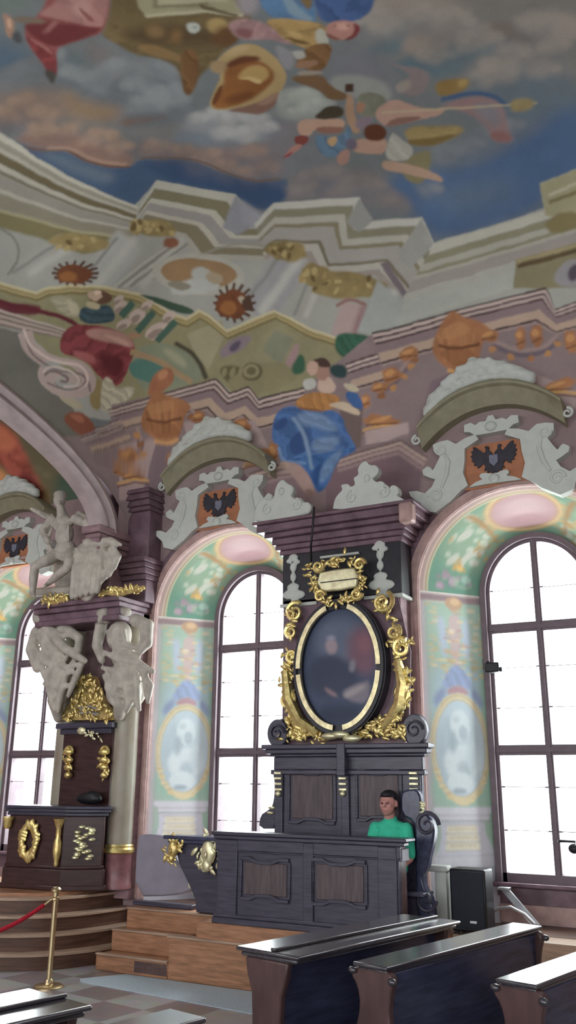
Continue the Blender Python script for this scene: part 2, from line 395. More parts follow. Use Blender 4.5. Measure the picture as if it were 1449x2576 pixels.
pg((156,160,150),[(740,225),(790,228),(800,250),(760,262),(725,255)],.03)
pg((132,135,128),[(830,190),(900,185),(980,210),(990,260),(900,250),(830,230)],.03)
pg((112,110,112),[(690,310),(780,310),(760,370),(700,400),(660,370)],.06)
pg((64,86,112),[(20,355),(100,378),(170,380),(240,420),(330,424),(350,400),(400,404),(460,398),(500,410),(590,446),(650,460),(700,454),(725,447),(722,500),(690,512),(660,535),(590,492),(395,455),(350,505),(330,522),(200,458),(100,405)],.012)
pg((54,76,106),[(345,404),(470,402),(590,452),(720,465),(720,505),(660,530),(590,490),(400,448)],.05)
pg((92,108,122),[(80,378),(170,392),(240,424),(300,440),(270,470),(150,420)],.05)
# cloud lobes with a lit crown and a soft underside
def lobes(P,r,lit,dark,n=2,soft=.03):
    for x,y in P:
        rr=r*random.uniform(1.0,1.7); bl(dark,x+rr*.1,y+rr*.35,rr*1.2,rr*.7,random.uniform(-25,15),soft*2.2,.35,.4,.25)
        bl(lit,x-rr*.12,y-rr*.15,rr*.95,rr*.5,random.uniform(-25,15),soft*1.4,.35,.6,.25)
        for k in range(3):
            q=random.uniform(PI,2*PI); bl(lit,x+rr*.8*math.cos(q),y+rr*.4*math.sin(q),rr*.4,rr*.26,random.uniform(-20,20),soft*.8,.3,.5,.2)
lobes([(140,150),(180,190),(240,210),(300,180),(350,220),(420,180),(430,250),(370,270)],36,(128,134,134),(90,98,104))
lobes([(60,260),(110,290),(20,290),(180,330),(100,335),(250,350),(300,375)],30,(150,126,106),(112,96,92))
lobes([(500,300),(545,285),(590,300),(640,300),(672,325),(620,345),(560,340)],26,(160,162,158),(112,118,124))
lobes([(400,370),(460,380),(520,395),(570,420),(630,435),(680,425),(640,390)],28,(142,122,108),(102,100,104))
lobes([(730,250),(775,240),(800,270),(750,285)],26,(156,162,152),(124,130,124))
lobes([(780,450),(830,440),(890,460),(940,470),(860,490),(980,510),(760,480)],26,(124,118,114),(102,102,106))
lobes([(920,40),(980,70),(1060,40),(1130,60),(1200,110),(1290,140),(1370,180),(1250,190),(1400,120),(1340,60),(1100,140)],40,(140,134,124),(100,108,110))
lobes([(1130,390),(1190,370),(1240,330),(1290,320),(1080,480)],28,(116,122,124),(88,102,116))
st((104,76,62),[(60,372),(120,378),(170,376),(240,414),(330,420)],4,.008); st((104,84,74),[(350,398),(460,396),(520,410),(590,443),(650,458),(705,450)],4,.01)
st((160,132,112),[(120,372),(180,372),(245,406),(320,412)],6,.012)
# red robed figure and the dark gold group
pg((100,110,104),[(-80,-150),(150,-150),(80,35),(-80,38)],.05)
pg((128,70,68),[(110,25),(160,-150),(280,-150),(275,0),(272,60),(250,85),(185,105),(140,122),(145,190),(125,195),(100,150),(70,110),(60,70)],.012,fold=(.6,.5,.14))
pg((152,108,102),[(85,35),(150,0),(180,-100),(275,-100),(270,62),(235,70),(200,60),(130,45)],.02,fold=(.3,.35,.1))
pg((168,128,120),[(170,10),(220,-10),(225,40),(190,45)],.03)
pg((126,76,72),[(190,10),(225,40),(240,55),(215,50)],.01)
pg((102,46,46),[(58,55),(130,58),(220,65),(268,68),(200,102),(130,122),(70,82)],.02)
pg((146,98,92),[(140,50),(115,75),(105,85),(125,78),(150,55)],.012)
pg((120,54,54),[(60,85),(110,105),(140,140),(143,180),(125,200),(110,165),(85,130)],.012,fold=(1.2,.2,.2))
pg((150,94,90),[(65,90),(110,108),(138,140),(125,135),(95,112)],.01)
pg((68,66,60),[(105,172),(145,182),(135,215),(125,208)],.02)
pg((148,116,96),[(5,32),(25,40),(42,58),(38,95),(20,95),(15,60)],.01)
pg((180,146,120),[(18,45),(30,50),(34,72),(22,70)],.01)
pg((112,98,82),[(30,38),(120,50),(112,60),(40,58)],.012)
pg((70,72,74),[(28,90),(50,70),(60,110),(40,108)],.02)
pg((98,84,54),[(270,60),(290,-120),(610,-120),(640,60),(600,100),(560,130),(530,170),(490,200),(480,240),(462,235),(450,170),(400,145),(340,140),(290,110),(250,85)],.012,var=.3,fold=(1.0,.4,.13))
pg((76,62,40),[(290,80),(400,60),(520,70),(560,110),(440,110),(330,110)],.06)
pg((124,100,62),[(335,118),(370,108),(420,125),(455,140),(462,162),(430,150),(380,140)],.012)
pg((116,92,58),[(360,70),(400,60),(420,90),(380,100)],.03); pg((110,84,50),[(430,75),(460,75),(450,110),(420,105)],.03)
pg((148,126,78),[(520,48),(560,43),(580,70),(550,90),(525,80)],.015)
pg((92,66,38),[(560,60),(600,70),(600,110),(550,120),(520,100)],.03)
pg((158,162,152),[(470,55),(500,58),(505,75),(485,87),(468,76)],.01); pg((120,130,120),[(480,66),(496,66),(490,74)],.006)
pg((106,76,44),[(455,130),(490,118),(505,180),(482,240),(462,240),(455,180)],.015,fold=(0,.25,.15))
pg((134,130,100),[(330,-60),(540,-60),(615,35),(608,43),(520,28),(370,42),(350,20)],.01,0)
pg((158,154,126),[(362,38),(520,22),(612,36),(608,43),(520,30),(370,45)],.006,0)
pg((112,106,80),[(375,-60),(520,-60),(525,14),(385,22)],.01,0); pg((150,146,116),[(390,-60),(530,-60),(575,5),(520,5),(395,14)],.01,0)
pg((84,74,48),[(500,8),(600,38),(590,42),(505,20)],.006,0)
pg((142,112,110),[(570,50),(640,45),(730,90),(740,115),(690,100),(600,100),(580,80)],.012,fold=(1.4,.25,.12))
pg((118,78,78),[(590,70),(640,72),(630,100),(595,92)],.02)
pg((132,126,128),[(580,-60),(650,-60),(650,40),(600,40)],.03)
pg((76,110,142),[(645,-100),(780,-100),(800,50),(790,56),(650,45)],.01,fold=(.8,.3,.12))
pg((112,136,148),[(705,-20),(730,-10),(760,28),(798,50),(770,54),(720,30)],.012)
pg((110,92,56),[(735,-60),(790,-60),(785,30),(760,15)],.012)
pg((58,82,122),[(780,-100),(960,-100),(945,0),(930,35),(890,56),(830,60),(795,40)],.01,fold=(.4,.35,.16))
# the great shield
pg((156,134,88),[(540,150),(590,115),(640,108),(690,140),(715,170),(722,200),(702,240),(640,265),(560,280),(525,270),(535,240),(560,180)],.01)
pg((146,124,88),[(520,160),(560,148),(592,168),(545,192)],.012); pg((166,144,100),[(555,140),(600,112),(640,118),(590,140)],.02)
pg((128,82,38),[(565,172),(600,150),(650,150),(690,175),(690,205),(650,240),(590,270),(535,276),(545,245),(560,215)],.012,var=.3)
pg((162,134,78),[(590,200),(620,165),(670,165),(682,190),(655,210),(625,195)],.02)
pg((184,160,104),[(592,200),(630,190),(665,205),(650,212),(620,198)],.01)
pg((92,54,30),[(570,155),(610,138),(662,145),(652,156),(600,160),(572,174)],.012); pg((100,60,30),[(530,268),(550,215),(562,215),(550,262)],.01)
pg((104,64,30),[(560,245),(640,225),(640,248),(580,268)],.03)
pg((116,88,74),[(560,280),(640,262),(700,235),(695,265),(655,290),(630,285)],.015)
pg((140,112,92),[(640,262),(700,228),(705,245),(660,268)],.012)
# reclining figure in yellow and brown
pg((150,124,74),[(660,50),(740,45),(830,65),(820,90),(800,110),(820,150),(780,125),(720,100),(690,75)],.01,fold=(1.1,.22,.16))
pg((172,146,92),[(715,72),(750,78),(770,95),(735,90)],.012); pg((96,76,42),[(705,88),(760,98),(790,112),(750,108)],.008)
pg((160,160,144),[(795,75),(815,70),(832,110),(810,125),(795,105)],.01)
pg((160,116,104),[(818,65),(850,50),(885,54),(905,70),(895,90),(860,102),(825,95)],.008)
pg((182,142,126),[(840,60),(868,56),(880,70),(855,80)],.012); pg((116,72,62),[(820,80),(850,95),(860,102),(826,98)],.008)
pg((106,50,50),[(885,55),(908,70),(890,99),(860,103),(890,85)],.008); pg((90,60,52),[(838,64),(848,62),(846,68)],.004); pg((90,60,52),[(868,62),(878,62),(876,68)],.004)
pg((112,82,48),[(770,115),(838,105),(832,150),(815,178),(780,180),(740,155),(760,140)],.01,fold=(.3,.2,.15))
pg((136,104,78),[(745,155),(800,148),(802,163),(760,175),(740,165)],.008); pg((154,154,144),[(728,128),(765,124),(770,145),(745,150)],.01)
pg((106,82,54),[(730,190),(812,185),(832,220),(872,235),(880,250),(830,256),(800,225),(740,205)],.01); pg((138,128,112),[(750,178),(812,178),(812,186),(750,190)],.008)
pg((126,126,128),[(690,110),(740,130),(740,165),(720,178),(700,150)],.02)
# flying boys with a staff
pg((120,110,108),[(970,150),(1000,165),(1060,170),(1085,188),(1070,230),(1030,245),(1000,215),(1040,195),(990,165)],.02)
pg((134,126,116),[(990,215),(1030,195),(1040,215),(1010,240)],.02)
pg((122,100,54),[(1095,205),(1130,200),(1180,195),(1182,215),(1150,240),(1110,247),(1095,230)],.012,var=.4); pg((146,126,74),[(1150,200),(1180,196),(1178,212),(1155,225)],.012)
pg((134,108,106),[(1100,275),(1160,245),(1230,240),(1270,270),(1280,330),(1298,360),(1240,355),(1220,310),(1150,270)],.025)
pg((118,116,120),[(1180,262),(1240,255),(1265,290),(1255,330),(1200,290)],.04); pg((126,92,88),[(1230,330),(1275,330),(1295,358),(1240,355)],.015)
st((52,80,114),[(1110,252),(1160,240),(1200,232),(1240,240),(1275,264)],10)
pg((136,120,76),[(1010,322),(1100,315),(1165,318),(1168,335),(1100,365),(1030,360)],.015,fold=(1.3,.2,.14)); pg((108,92,52),[(1020,350),(1100,345),(1160,335),(1100,366),(1030,364)],.01)
pg((118,112,80),[(1000,410),(1080,365),(1085,410),(1065,466),(1025,458)],.015)
pg((150,122,96),[(870,235),(888,240),(892,290),(912,332),(885,338),(870,290)],.008); pg((66,46,34),[(868,212),(890,212),(890,232),(868,232)],.005,0)
pg((112,114,98),[(895,240),(940,230),(975,245),(968,285),(930,300),(900,290)],.01,var=.4); pg((146,108,86),[(895,258),(920,260),(914,286),(897,286)],.008)
pg((160,130,114),[(940,285),(960,262),(1000,246),(1032,265),(1082,275),(1120,270),(1120,284),(1060,302),(1000,312),(960,318)],.01); pg((122,92,80),[(990,296),(1060,290),(1060,302),(1000,314),(965,320)],.01)
pg((118,104,112),[(895,302),(940,290),(930,322),(895,327)],.012)
pg((166,136,114),[(745,310),(770,298),(870,295),(868,325),(820,332),(790,322),(780,342),(752,342)],.008); pg((128,92,76),[(790,318),(868,318),(860,335),(800,335)],.01)
pg((84,110,130),[(790,337),(830,347),(870,337),(880,310),(888,340),(862,385),(830,400),(800,380)],.01,fold=(0,.15,.15))
pg((166,138,96),[(822,347),(850,340),(842,370),(825,366)],.006); pg((114,58,50),[(738,340),(780,340),(772,366),(742,366)],.008)
pg((156,114,102),[(764,365),(745,382),(706,402),(726,376),(745,362)],.008); pg((128,50,60),[(700,400),(740,378),(730,392)],.006)
pg((64,56,42),[(788,292),(828,264),(868,270),(866,297),(800,299)],.01)
pg((160,130,110),[(890,350),(930,350),(976,350),(968,386),(930,389),(880,382)],.008); pg((86,50,32),[(913,320),(950,310),(976,328),(962,356),(920,356)],.01)
pg((150,118,104),[(850,385),(880,372),(880,400),(862,418),(845,410)],.008); pg((96,90,104),[(870,345),(900,352),(895,380),(872,378)],.012)
pg((152,152,140),[(985,330),(1000,342),(1042,372),(1032,400),(982,406),(965,385)],.01,fold=(.5,.15,.08))
pg((158,132,110),[(960,400),(1000,406),(1060,420),(1112,444),(1116,459),(1080,451),(1000,431),(962,426)],.008)
st((168,158,124),[(960,283),(1100,275),(1300,262),(1352,258)],4,.006); pg((132,120,82),[(1280,250),(1342,245),(1345,272),(1290,286)],.015,var=.4)
CV.c*=.80    # painted sky darkened evenly to stand in for weaker light overhead
# ---------------------------------------------------------------- feigned architecture on the cove
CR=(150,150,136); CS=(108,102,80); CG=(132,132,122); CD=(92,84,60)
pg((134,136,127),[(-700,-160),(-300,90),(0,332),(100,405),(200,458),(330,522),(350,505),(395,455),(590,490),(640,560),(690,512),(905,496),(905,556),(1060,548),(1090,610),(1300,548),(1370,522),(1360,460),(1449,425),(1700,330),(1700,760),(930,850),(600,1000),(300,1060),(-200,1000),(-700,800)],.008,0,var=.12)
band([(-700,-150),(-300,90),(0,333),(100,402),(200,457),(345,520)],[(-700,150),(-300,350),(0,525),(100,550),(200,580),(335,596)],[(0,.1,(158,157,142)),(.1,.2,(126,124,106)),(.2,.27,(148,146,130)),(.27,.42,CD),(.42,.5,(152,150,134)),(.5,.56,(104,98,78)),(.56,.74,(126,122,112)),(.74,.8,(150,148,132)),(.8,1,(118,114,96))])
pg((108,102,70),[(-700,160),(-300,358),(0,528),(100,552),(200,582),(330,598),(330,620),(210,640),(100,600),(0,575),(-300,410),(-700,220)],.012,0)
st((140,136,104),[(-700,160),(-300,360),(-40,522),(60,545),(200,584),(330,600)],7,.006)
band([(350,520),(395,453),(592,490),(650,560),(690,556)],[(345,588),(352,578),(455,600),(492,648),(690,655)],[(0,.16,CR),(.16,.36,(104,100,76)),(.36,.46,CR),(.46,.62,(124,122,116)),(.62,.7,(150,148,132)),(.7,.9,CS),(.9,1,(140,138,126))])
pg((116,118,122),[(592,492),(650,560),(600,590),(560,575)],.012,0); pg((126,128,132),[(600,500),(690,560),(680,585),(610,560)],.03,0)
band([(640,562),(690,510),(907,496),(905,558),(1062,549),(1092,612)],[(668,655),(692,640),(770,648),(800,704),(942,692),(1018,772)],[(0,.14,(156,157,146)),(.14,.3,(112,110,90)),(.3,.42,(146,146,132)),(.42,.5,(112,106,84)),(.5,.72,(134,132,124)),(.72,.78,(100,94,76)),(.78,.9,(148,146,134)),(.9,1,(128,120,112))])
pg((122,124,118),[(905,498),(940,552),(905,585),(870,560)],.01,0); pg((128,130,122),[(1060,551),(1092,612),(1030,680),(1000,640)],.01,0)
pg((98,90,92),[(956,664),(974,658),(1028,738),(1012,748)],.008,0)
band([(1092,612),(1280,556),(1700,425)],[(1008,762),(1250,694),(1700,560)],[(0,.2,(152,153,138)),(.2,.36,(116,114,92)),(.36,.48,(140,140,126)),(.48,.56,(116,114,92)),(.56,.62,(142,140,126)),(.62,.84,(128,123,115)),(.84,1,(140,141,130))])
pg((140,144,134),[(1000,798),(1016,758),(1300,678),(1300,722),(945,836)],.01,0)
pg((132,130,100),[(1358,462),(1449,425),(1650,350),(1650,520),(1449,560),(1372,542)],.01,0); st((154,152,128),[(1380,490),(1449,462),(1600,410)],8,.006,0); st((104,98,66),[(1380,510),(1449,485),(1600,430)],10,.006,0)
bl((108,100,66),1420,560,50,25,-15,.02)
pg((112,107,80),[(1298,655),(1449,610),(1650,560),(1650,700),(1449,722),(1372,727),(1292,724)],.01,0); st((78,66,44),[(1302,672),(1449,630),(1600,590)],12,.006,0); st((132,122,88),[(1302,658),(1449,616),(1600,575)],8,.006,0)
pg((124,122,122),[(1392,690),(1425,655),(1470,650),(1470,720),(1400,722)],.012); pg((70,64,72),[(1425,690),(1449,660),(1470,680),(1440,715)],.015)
# white order: columns, roundel, gold capitals, urns
for a,b,w,c in (((215,740),(330,600),80,(142,145,138)),((350,720),(455,600),40,(140,142,134)),((640,790),(740,650),90,(128,129,128)),((60,690),(170,620),70,(138,139,130)),((930,820),(985,730),70,(130,134,128)),((760,800),(800,700),50,(134,134,124))):
    st(c,[a,b],w,.03,0); st((112,112,106),[(a[0]-w*.42,a[1]-4),(b[0]-w*.42,b[1]-4)],7,.015,0); st((152,153,144),[(a[0]+w*.15,a[1]),(b[0]+w*.15,b[1])],w*.25,.03,0)
for k in range(4): st((114,114,104) if k%2 else (150,150,138),[(285+k*14,722),(430+k*14,612)],6,.008,0)
st((122,120,108),[(385,705),(560,610),(700,620)],5,.008); st((108,106,96),[(0,575),(40,600),(50,650),(20,690)],6,.008)
bl((146,146,134),500,690,118,52,4,.012,.01); bl((128,104,72),500,688,98,38,4,.01,.01); bl((146,150,142),505,690,24,18,0,.012); bl((150,154,146),490,722,65,20,-8,.015); bl((116,112,96),450,718,30,10,10,.01); bl((140,128,104),540,700,22,14,20,.012)
for q in ((395,575,48,24),(200,612,72,24),(345,570,20,20),(720,632,50,26),(870,718,98,34),(790,690,40,28)):
    bl((122,108,68),q[0],q[1],q[2],q[3],6,.015,.2,var=.45)
    for k in range(9): bl(random.choice([(148,134,88),(90,76,44),(134,116,72)]),q[0]+random.uniform(-.8,.8)*q[2],q[1]+random.uniform(-.6,.6)*q[3],9,6,random.uniform(0,180),.008,.3)
bl((116,76,54),430,612,20,14,0,.012)
st((146,128,122),[(862,850),(890,762)],62,.03,0); st((124,100,98),[(890,850),(915,768)],18,.03,0); st((120,92,86),[(845,770),(880,748),(920,768)],9,.01)
pg((134,139,133),[(950,705),(1012,762),(1000,842),(900,836)],.02,0)
# balustrade rail and its plinth
pg((120,116,86),[(-700,470),(-350,610),(-100,700),(90,750),(170,730),(270,735),(350,752),(430,805),(500,795),(570,842),(690,795),(790,842),(856,860),(945,850),(935,930),(760,990),(600,1005),(545,955),(280,1035),(60,830),(-100,800),(-700,640)],.01,0)
pg((134,130,102),[(470,842),(558,805),(566,842),(522,930),(498,905)],.01,0); pg((124,120,90),[(655,850),(702,815),(752,850),(700,930),(640,905)],.012,0); pg((112,114,94),[(690,830),(738,852),(706,920),(662,882)],.02,0)
pg((116,104,108),[(545,892),(580,850),(640,840),(622,870),(572,902)],.02); pg((78,70,84),[(575,870),(610,850),(600,880),(580,890)],.012)
pg((138,114,112),[(715,920),(735,870),(755,860),(745,910),(725,935)],.015)
pg((86,80,54),[(545,922),(600,918),(660,950),(640,975),(580,975)],.015); pg((118,112,82),[(560,950),(700,900),(760,950),(690,985),(600,1000)],.02)
bl((88,82,56),634,936,27,24,0,.006,.02); bl((124,118,88),632,934,21,18,0,.006,.02); bl((92,86,60),632,934,12,10,0,.006,.02)
for x in (565,585,605): bl((120,114,84),x,938-(x-565)*.1,6,14,15,.006)
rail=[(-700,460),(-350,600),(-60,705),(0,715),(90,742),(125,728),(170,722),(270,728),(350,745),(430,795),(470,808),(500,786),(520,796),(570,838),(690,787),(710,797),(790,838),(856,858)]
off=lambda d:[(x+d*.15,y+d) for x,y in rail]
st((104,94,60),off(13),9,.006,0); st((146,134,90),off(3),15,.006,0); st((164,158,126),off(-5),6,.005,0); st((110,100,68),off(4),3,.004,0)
pg((54,72,58),[(345,738),(440,760),(495,782),(475,795),(420,778),(360,748)],.008); pg((46,80,62),[(842,842),(880,834),(940,850),(938,872),(880,906),(845,890)],.012,fold=(.6,.15,.12)); pg((50,82,62),[(730,922),(760,880),(772,930),(740,946)],.012)
for cx,cy,rx,ry in ((185,690,46,24),(585,765,42,36)):
    for k in range(16):
        q=2*PI*k/16; st((70,48,36),[(cx+rx*.7*math.cos(q),cy+ry*.7*math.sin(q)),(cx+rx*1.3*math.cos(q)+6,cy+ry*1.35*math.sin(q)-3)],7,.006,0)
    bl((94,56,34),cx,cy,rx,ry,0,.01,.12,var=.4); bl((128,84,42),cx-rx*.3,cy+ry*.25,rx*.5,ry*.5,0,.02)
bl((146,136,116),612,755,14,8,30,.008); bl((70,52,40),625,765,14,22,0,.01,.3)
# figures leaning over the rail
pg((136,132,108),[(122,742),(180,745),(208,790),(182,802),(140,778)],.012,fold=(.8,.12,.12)); pg((156,150,124),[(165,752),(198,765),(196,795),(178,795)],.015)
pg((50,68,74),[(203,768),(230,775),(272,762),(292,790),(282,818),(195,812)],.01,fold=(.4,.12,.16)); pg((84,62,46),[(214,740),(250,727),(288,745),(274,766),(232,766)],.008); bl((158,138,114),238,744,19,13,0,.006); bl((178,160,138),245,738,9,6,0,.006); bl((150,142,112),235,768,20,8,15,.01)
for x,y,a,b in ((305,772,20,14),(345,795,23,18),(370,768,15,10),(395,832,32,18),(425,797,18,12),(312,815,22,12),(300,752,14,8)): bl((160,146,134),x,y,a,b,-30,.01,.08); bl((124,110,98),x-5,y+8,a*.7,b*.5,-30,.01,.1)
for p in (((305,795),(335,760)),((345,835),(388,785)),((395,860),(442,808))): st((60,86,74),p,17,.01,0)
pg((88,40,46),[(-60,745),(60,765),(112,772),(85,795),(20,788),(-60,780),(-300,690)],.012); st((84,34,40),[(-40,748),(60,775),(130,790),(175,805),(215,835)],11,.008)
band([(-700,540),(-300,680),(-60,758),(70,800),(195,838)],[(-700,600),(-300,735),(-60,805),(70,835),(150,850)],[(0,.18,(160,146,138)),(.18,.3,(92,82,78)),(.3,.5,(148,132,126)),(.5,.62,(92,82,78)),(.62,.85,(150,134,128)),(.85,1,(108,96,90))])
pg((94,92,84),[(-700,610),(-300,740),(-60,812),(75,838),(90,880),(112,940),(172,990),(210,1100),(200,1180),(-80,930),(-700,760)],.012)
pg((110,50,52),[(148,850),(180,812),(260,820),(332,850),(342,880),(322,930),(300,978),(250,950),(215,900),(155,895)],.01,fold=(.9,.22,.2)); pg((138,78,76),[(180,880),(235,890),(245,910),(225,915),(190,900)],.012); pg((82,34,38),[(240,880),(320,900),(300,960),(260,930)],.04)
pg((146,110,100),[(212,825),(290,830),(332,850),(340,880),(300,865),(222,852)],.012); pg((164,130,114),[(250,838),(320,855),(330,875),(290,858)],.012); pg((140,110,84),[(320,838),(360,840),(350,850),(325,852)],.008)
pg((112,118,96),[(330,880),(400,858),(470,880),(512,920),(517,957),(420,985),(345,985)],.01); pg((136,138,112),[(400,870),(450,885),(480,930),(440,915)],.03); pg((70,106,96),[(325,910),(370,895),(420,930),(432,966),(360,962),(325,940)],.012); st((138,116,86),[(328,886),(400,906),(452,942),(482,962)],15,.008); st((64,60,46),[(440,862),(492,892),(520,955)],11,.012)
pg((138,90,62),[(380,952),(400,930),(432,922),(442,960),(402,990),(368,1002)],.012,var=.4); pg((160,112,78),[(395,935),(425,928),(420,950),(400,960)],.012)
pg((122,108,70),[(220,1020),(235,950),(262,960),(255,1040)],.015); pg((152,148,126),[(250,1030),(258,946),(280,950),(292,982),(342,970),(332,1000),(272,1042)],.012,fold=(.2,.12,.14)); pg((146,138,114),[(145,985),(200,1010),(212,1025),(190,1030),(150,1005)],.01)
pg((112,66,48),[(148,1045),(205,1028),(245,1080),(232,1100),(190,1095)],.015); pg((138,86,66),[(170,1040),(205,1040),(215,1065),(190,1060)],.02)
# big pale volute
vp=[(62,835),(70,865),(85,885),(125,912),(165,922),(200,925),(222,945),(224,972),(200,985),(165,982),(132,968),(112,945),(118,930),(140,926),(165,935),(182,950),(178,962),(160,960),(152,950)]
st((150,134,127),vp,38,.008); st((110,96,92),[(x+3,y+14) for x,y in vp[:8]],6,.006); st((176,160,152),[(x-2,y-8) for x,y in vp[:9]],7,.008)
st((104,90,86),[(112,945),(124,932),(150,936),(172,952),(168,962),(152,958)],7,.005); st((100,86,82),[(118,962),(160,980),(205,976),(218,955)],4,.004); st((170,156,148),[(108,938),(120,922),(160,924),(200,950),(195,972),(160,972)],5,.005)
# ---------------------------------------------------------------- pink entablature and the mauve frieze
pg((114,99,98),[(150,1100),(205,1098),(290,1055),(280,1020),(545,955),(575,990),(625,972),(648,1005),(760,980),(930,845),(1370,725),(1395,778),(1449,762),(1700,690),(1700,1600),(100,1600)],.01,0,wall=True,var=.16)
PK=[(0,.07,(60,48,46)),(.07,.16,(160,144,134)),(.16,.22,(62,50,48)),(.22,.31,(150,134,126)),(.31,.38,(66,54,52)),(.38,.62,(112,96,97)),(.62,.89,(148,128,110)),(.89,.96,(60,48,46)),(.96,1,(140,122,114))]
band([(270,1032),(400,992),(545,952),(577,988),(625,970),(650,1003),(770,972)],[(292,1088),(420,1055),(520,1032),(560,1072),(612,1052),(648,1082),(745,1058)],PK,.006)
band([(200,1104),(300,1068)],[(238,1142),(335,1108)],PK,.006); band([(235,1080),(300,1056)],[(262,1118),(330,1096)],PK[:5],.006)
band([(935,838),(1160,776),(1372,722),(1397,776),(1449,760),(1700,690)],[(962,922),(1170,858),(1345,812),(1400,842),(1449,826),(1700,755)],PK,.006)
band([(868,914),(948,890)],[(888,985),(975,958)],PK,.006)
OR=(136,92,58); FE=(90,80,86)
pg((140,122,119),[(460,1062),(640,1058),(690,1150),(560,1130),(470,1095)],.02,0); pg((138,120,117),[(1200,905),(1270,905),(1449,985),(1449,1030),(1330,950),(1210,922)],.012,0,wall=True); pg((102,86,92),[(1080,960),(1150,930),(1120,1010),(1060,1080)],.015,0,wall=True)
pg((104,88,92),[(395,1105),(445,1128),(405,1240),(355,1240)],.01,0,wall=True); pg((140,122,118),[(300,1120),(395,1105),(360,1235),(300,1260)],.02,0,wall=True)
for cx,cy,s in ((408,1050,1.0),(1150,862,1.15)):
    sh=[(-50,-10),(-25,-50),(-8,-60),(12,-45),(55,-38),(78,-20),(58,-8),(45,40),(15,58),(-28,45),(-55,18)]
    pg(OR,[(cx+a*s,cy+b*s*1.2) for a,b in sh],.012,var=.35,wall=True)
    for k in range(9): st(random.choice([(160,114,72),(108,68,40),(150,98,60)]),[(cx+(-44+10*k)*s,cy-(44-abs(k-4)*6)*s),(cx+(-30+8*k)*s,cy+5*s),(cx+(-24+7*k)*s,cy+42*s)],6*s,.014,1,.5)
    bl((112,72,42),cx+4*s,cy+30*s,38*s,22*s,10,.02,.2,.6); bl((156,112,70),cx-6*s,cy-25*s,34*s,16*s,-20,.02,.25,.6)
    st((92,58,36),[(cx-40*s,cy+5*s),(cx,cy+15*s),(cx+50*s,cy+2*s)],7*s,.008); st((170,128,78),[(cx-20*s,cy+60*s),(cx+10*s,cy+68*s),(cx+40*s,cy+55*s)],9*s,.008)
for P in ([(480,1040),(515,1085),(560,1098),(610,1058)],[(1240,868),(1300,895),(1370,888),(1405,855)],[(345,1085),(360,1130),(330,1150)],[(960,985),(1000,960),(1030,915),(1045,895)]):
    st(FE,P,13,.012); st((130,112,106),[(x,y-12) for x,y in P],9,.015)
    for k in range(5):
        i=k/4*(len(P)-1); j=min(int(i),len(P)-2); t=i-j; bl(random.choice([OR,(150,108,66),(118,78,48)]),P[j][0]*(1-t)+P[j+1][0]*t,P[j][1]*(1-t)+P[j+1][1]*t+10,10,8,0,.01,.3)
for q in ((320,1145,24,18),(300,1180,18,16),(335,1195,34,14),(610,1075,22,24),(600,1140,26,12),(655,1148,38,16),(688,1140,12,30),(500,1050,18,16),(1310,850,14,28),(1350,845,16,26),(1230,845,24,16),(1030,890,26,16),(985,945,24,22),(955,975,22,14),(960,1060,50,16),(1400,975,50,16),(1440,860,18,30),(430,1150,14,10),(920,1010,14,18)):
    bl(OR,q[0],q[1],q[2],q[3],random.uniform(-30,10),.012,.22,var=.35); bl((160,116,70),q[0]-3,q[1]-q[3]*.3,q[2]*.6,q[3]*.35,-20,.008,.2); st((98,64,40),[(q[0]-q[2]*.8,q[1]+q[3]*.6),(q[0],q[1]+q[3]*.4),(q[0]+q[2]*.8,q[1]+q[3]*.2)],4,.006)
for q in ((965,1075,55,14),(1405,990,55,14),(335,1210,40,10),(650,1165,40,8)): st((166,128,76),[(q[0]-q[2],q[1]+8),(q[0],q[1]-6),(q[0]+q[2],q[1])],7,.008); st((98,66,44),[(q[0]-q[2],q[1]+16),(q[0],q[1]+2),(q[0]+q[2],q[1]+8)],4,.006)
# pedestal blocks under the seated figure
pg((92,78,74),[(855,1025),(912,1018),(908,1125),(862,1140)],.012,0,wall=True)
pg((146,128,124),[(918,1085),(1025,1062),(1030,1090),(920,1115)],.02,0,wall=True)
pg((102,84,88),[(820,1165),(1005,1125),(1060,1165),(1050,1290),(820,1300)],.012,0,wall=True)
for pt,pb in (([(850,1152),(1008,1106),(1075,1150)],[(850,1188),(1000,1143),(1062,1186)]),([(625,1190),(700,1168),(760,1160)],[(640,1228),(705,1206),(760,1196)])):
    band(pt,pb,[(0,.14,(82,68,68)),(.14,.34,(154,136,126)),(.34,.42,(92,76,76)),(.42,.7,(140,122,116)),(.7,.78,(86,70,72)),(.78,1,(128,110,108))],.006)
pg((110,92,94),[(640,1228),(760,1196),(790,1300),(640,1330)],.012,0,wall=True); pg((88,72,76),[(600,1180),(640,1215),(640,1250),(610,1240)],.012,wall=True)
pg((96,80,84),[(1000,1143),(1062,1186),(1050,1290),(990,1280)],.02,0,wall=True)
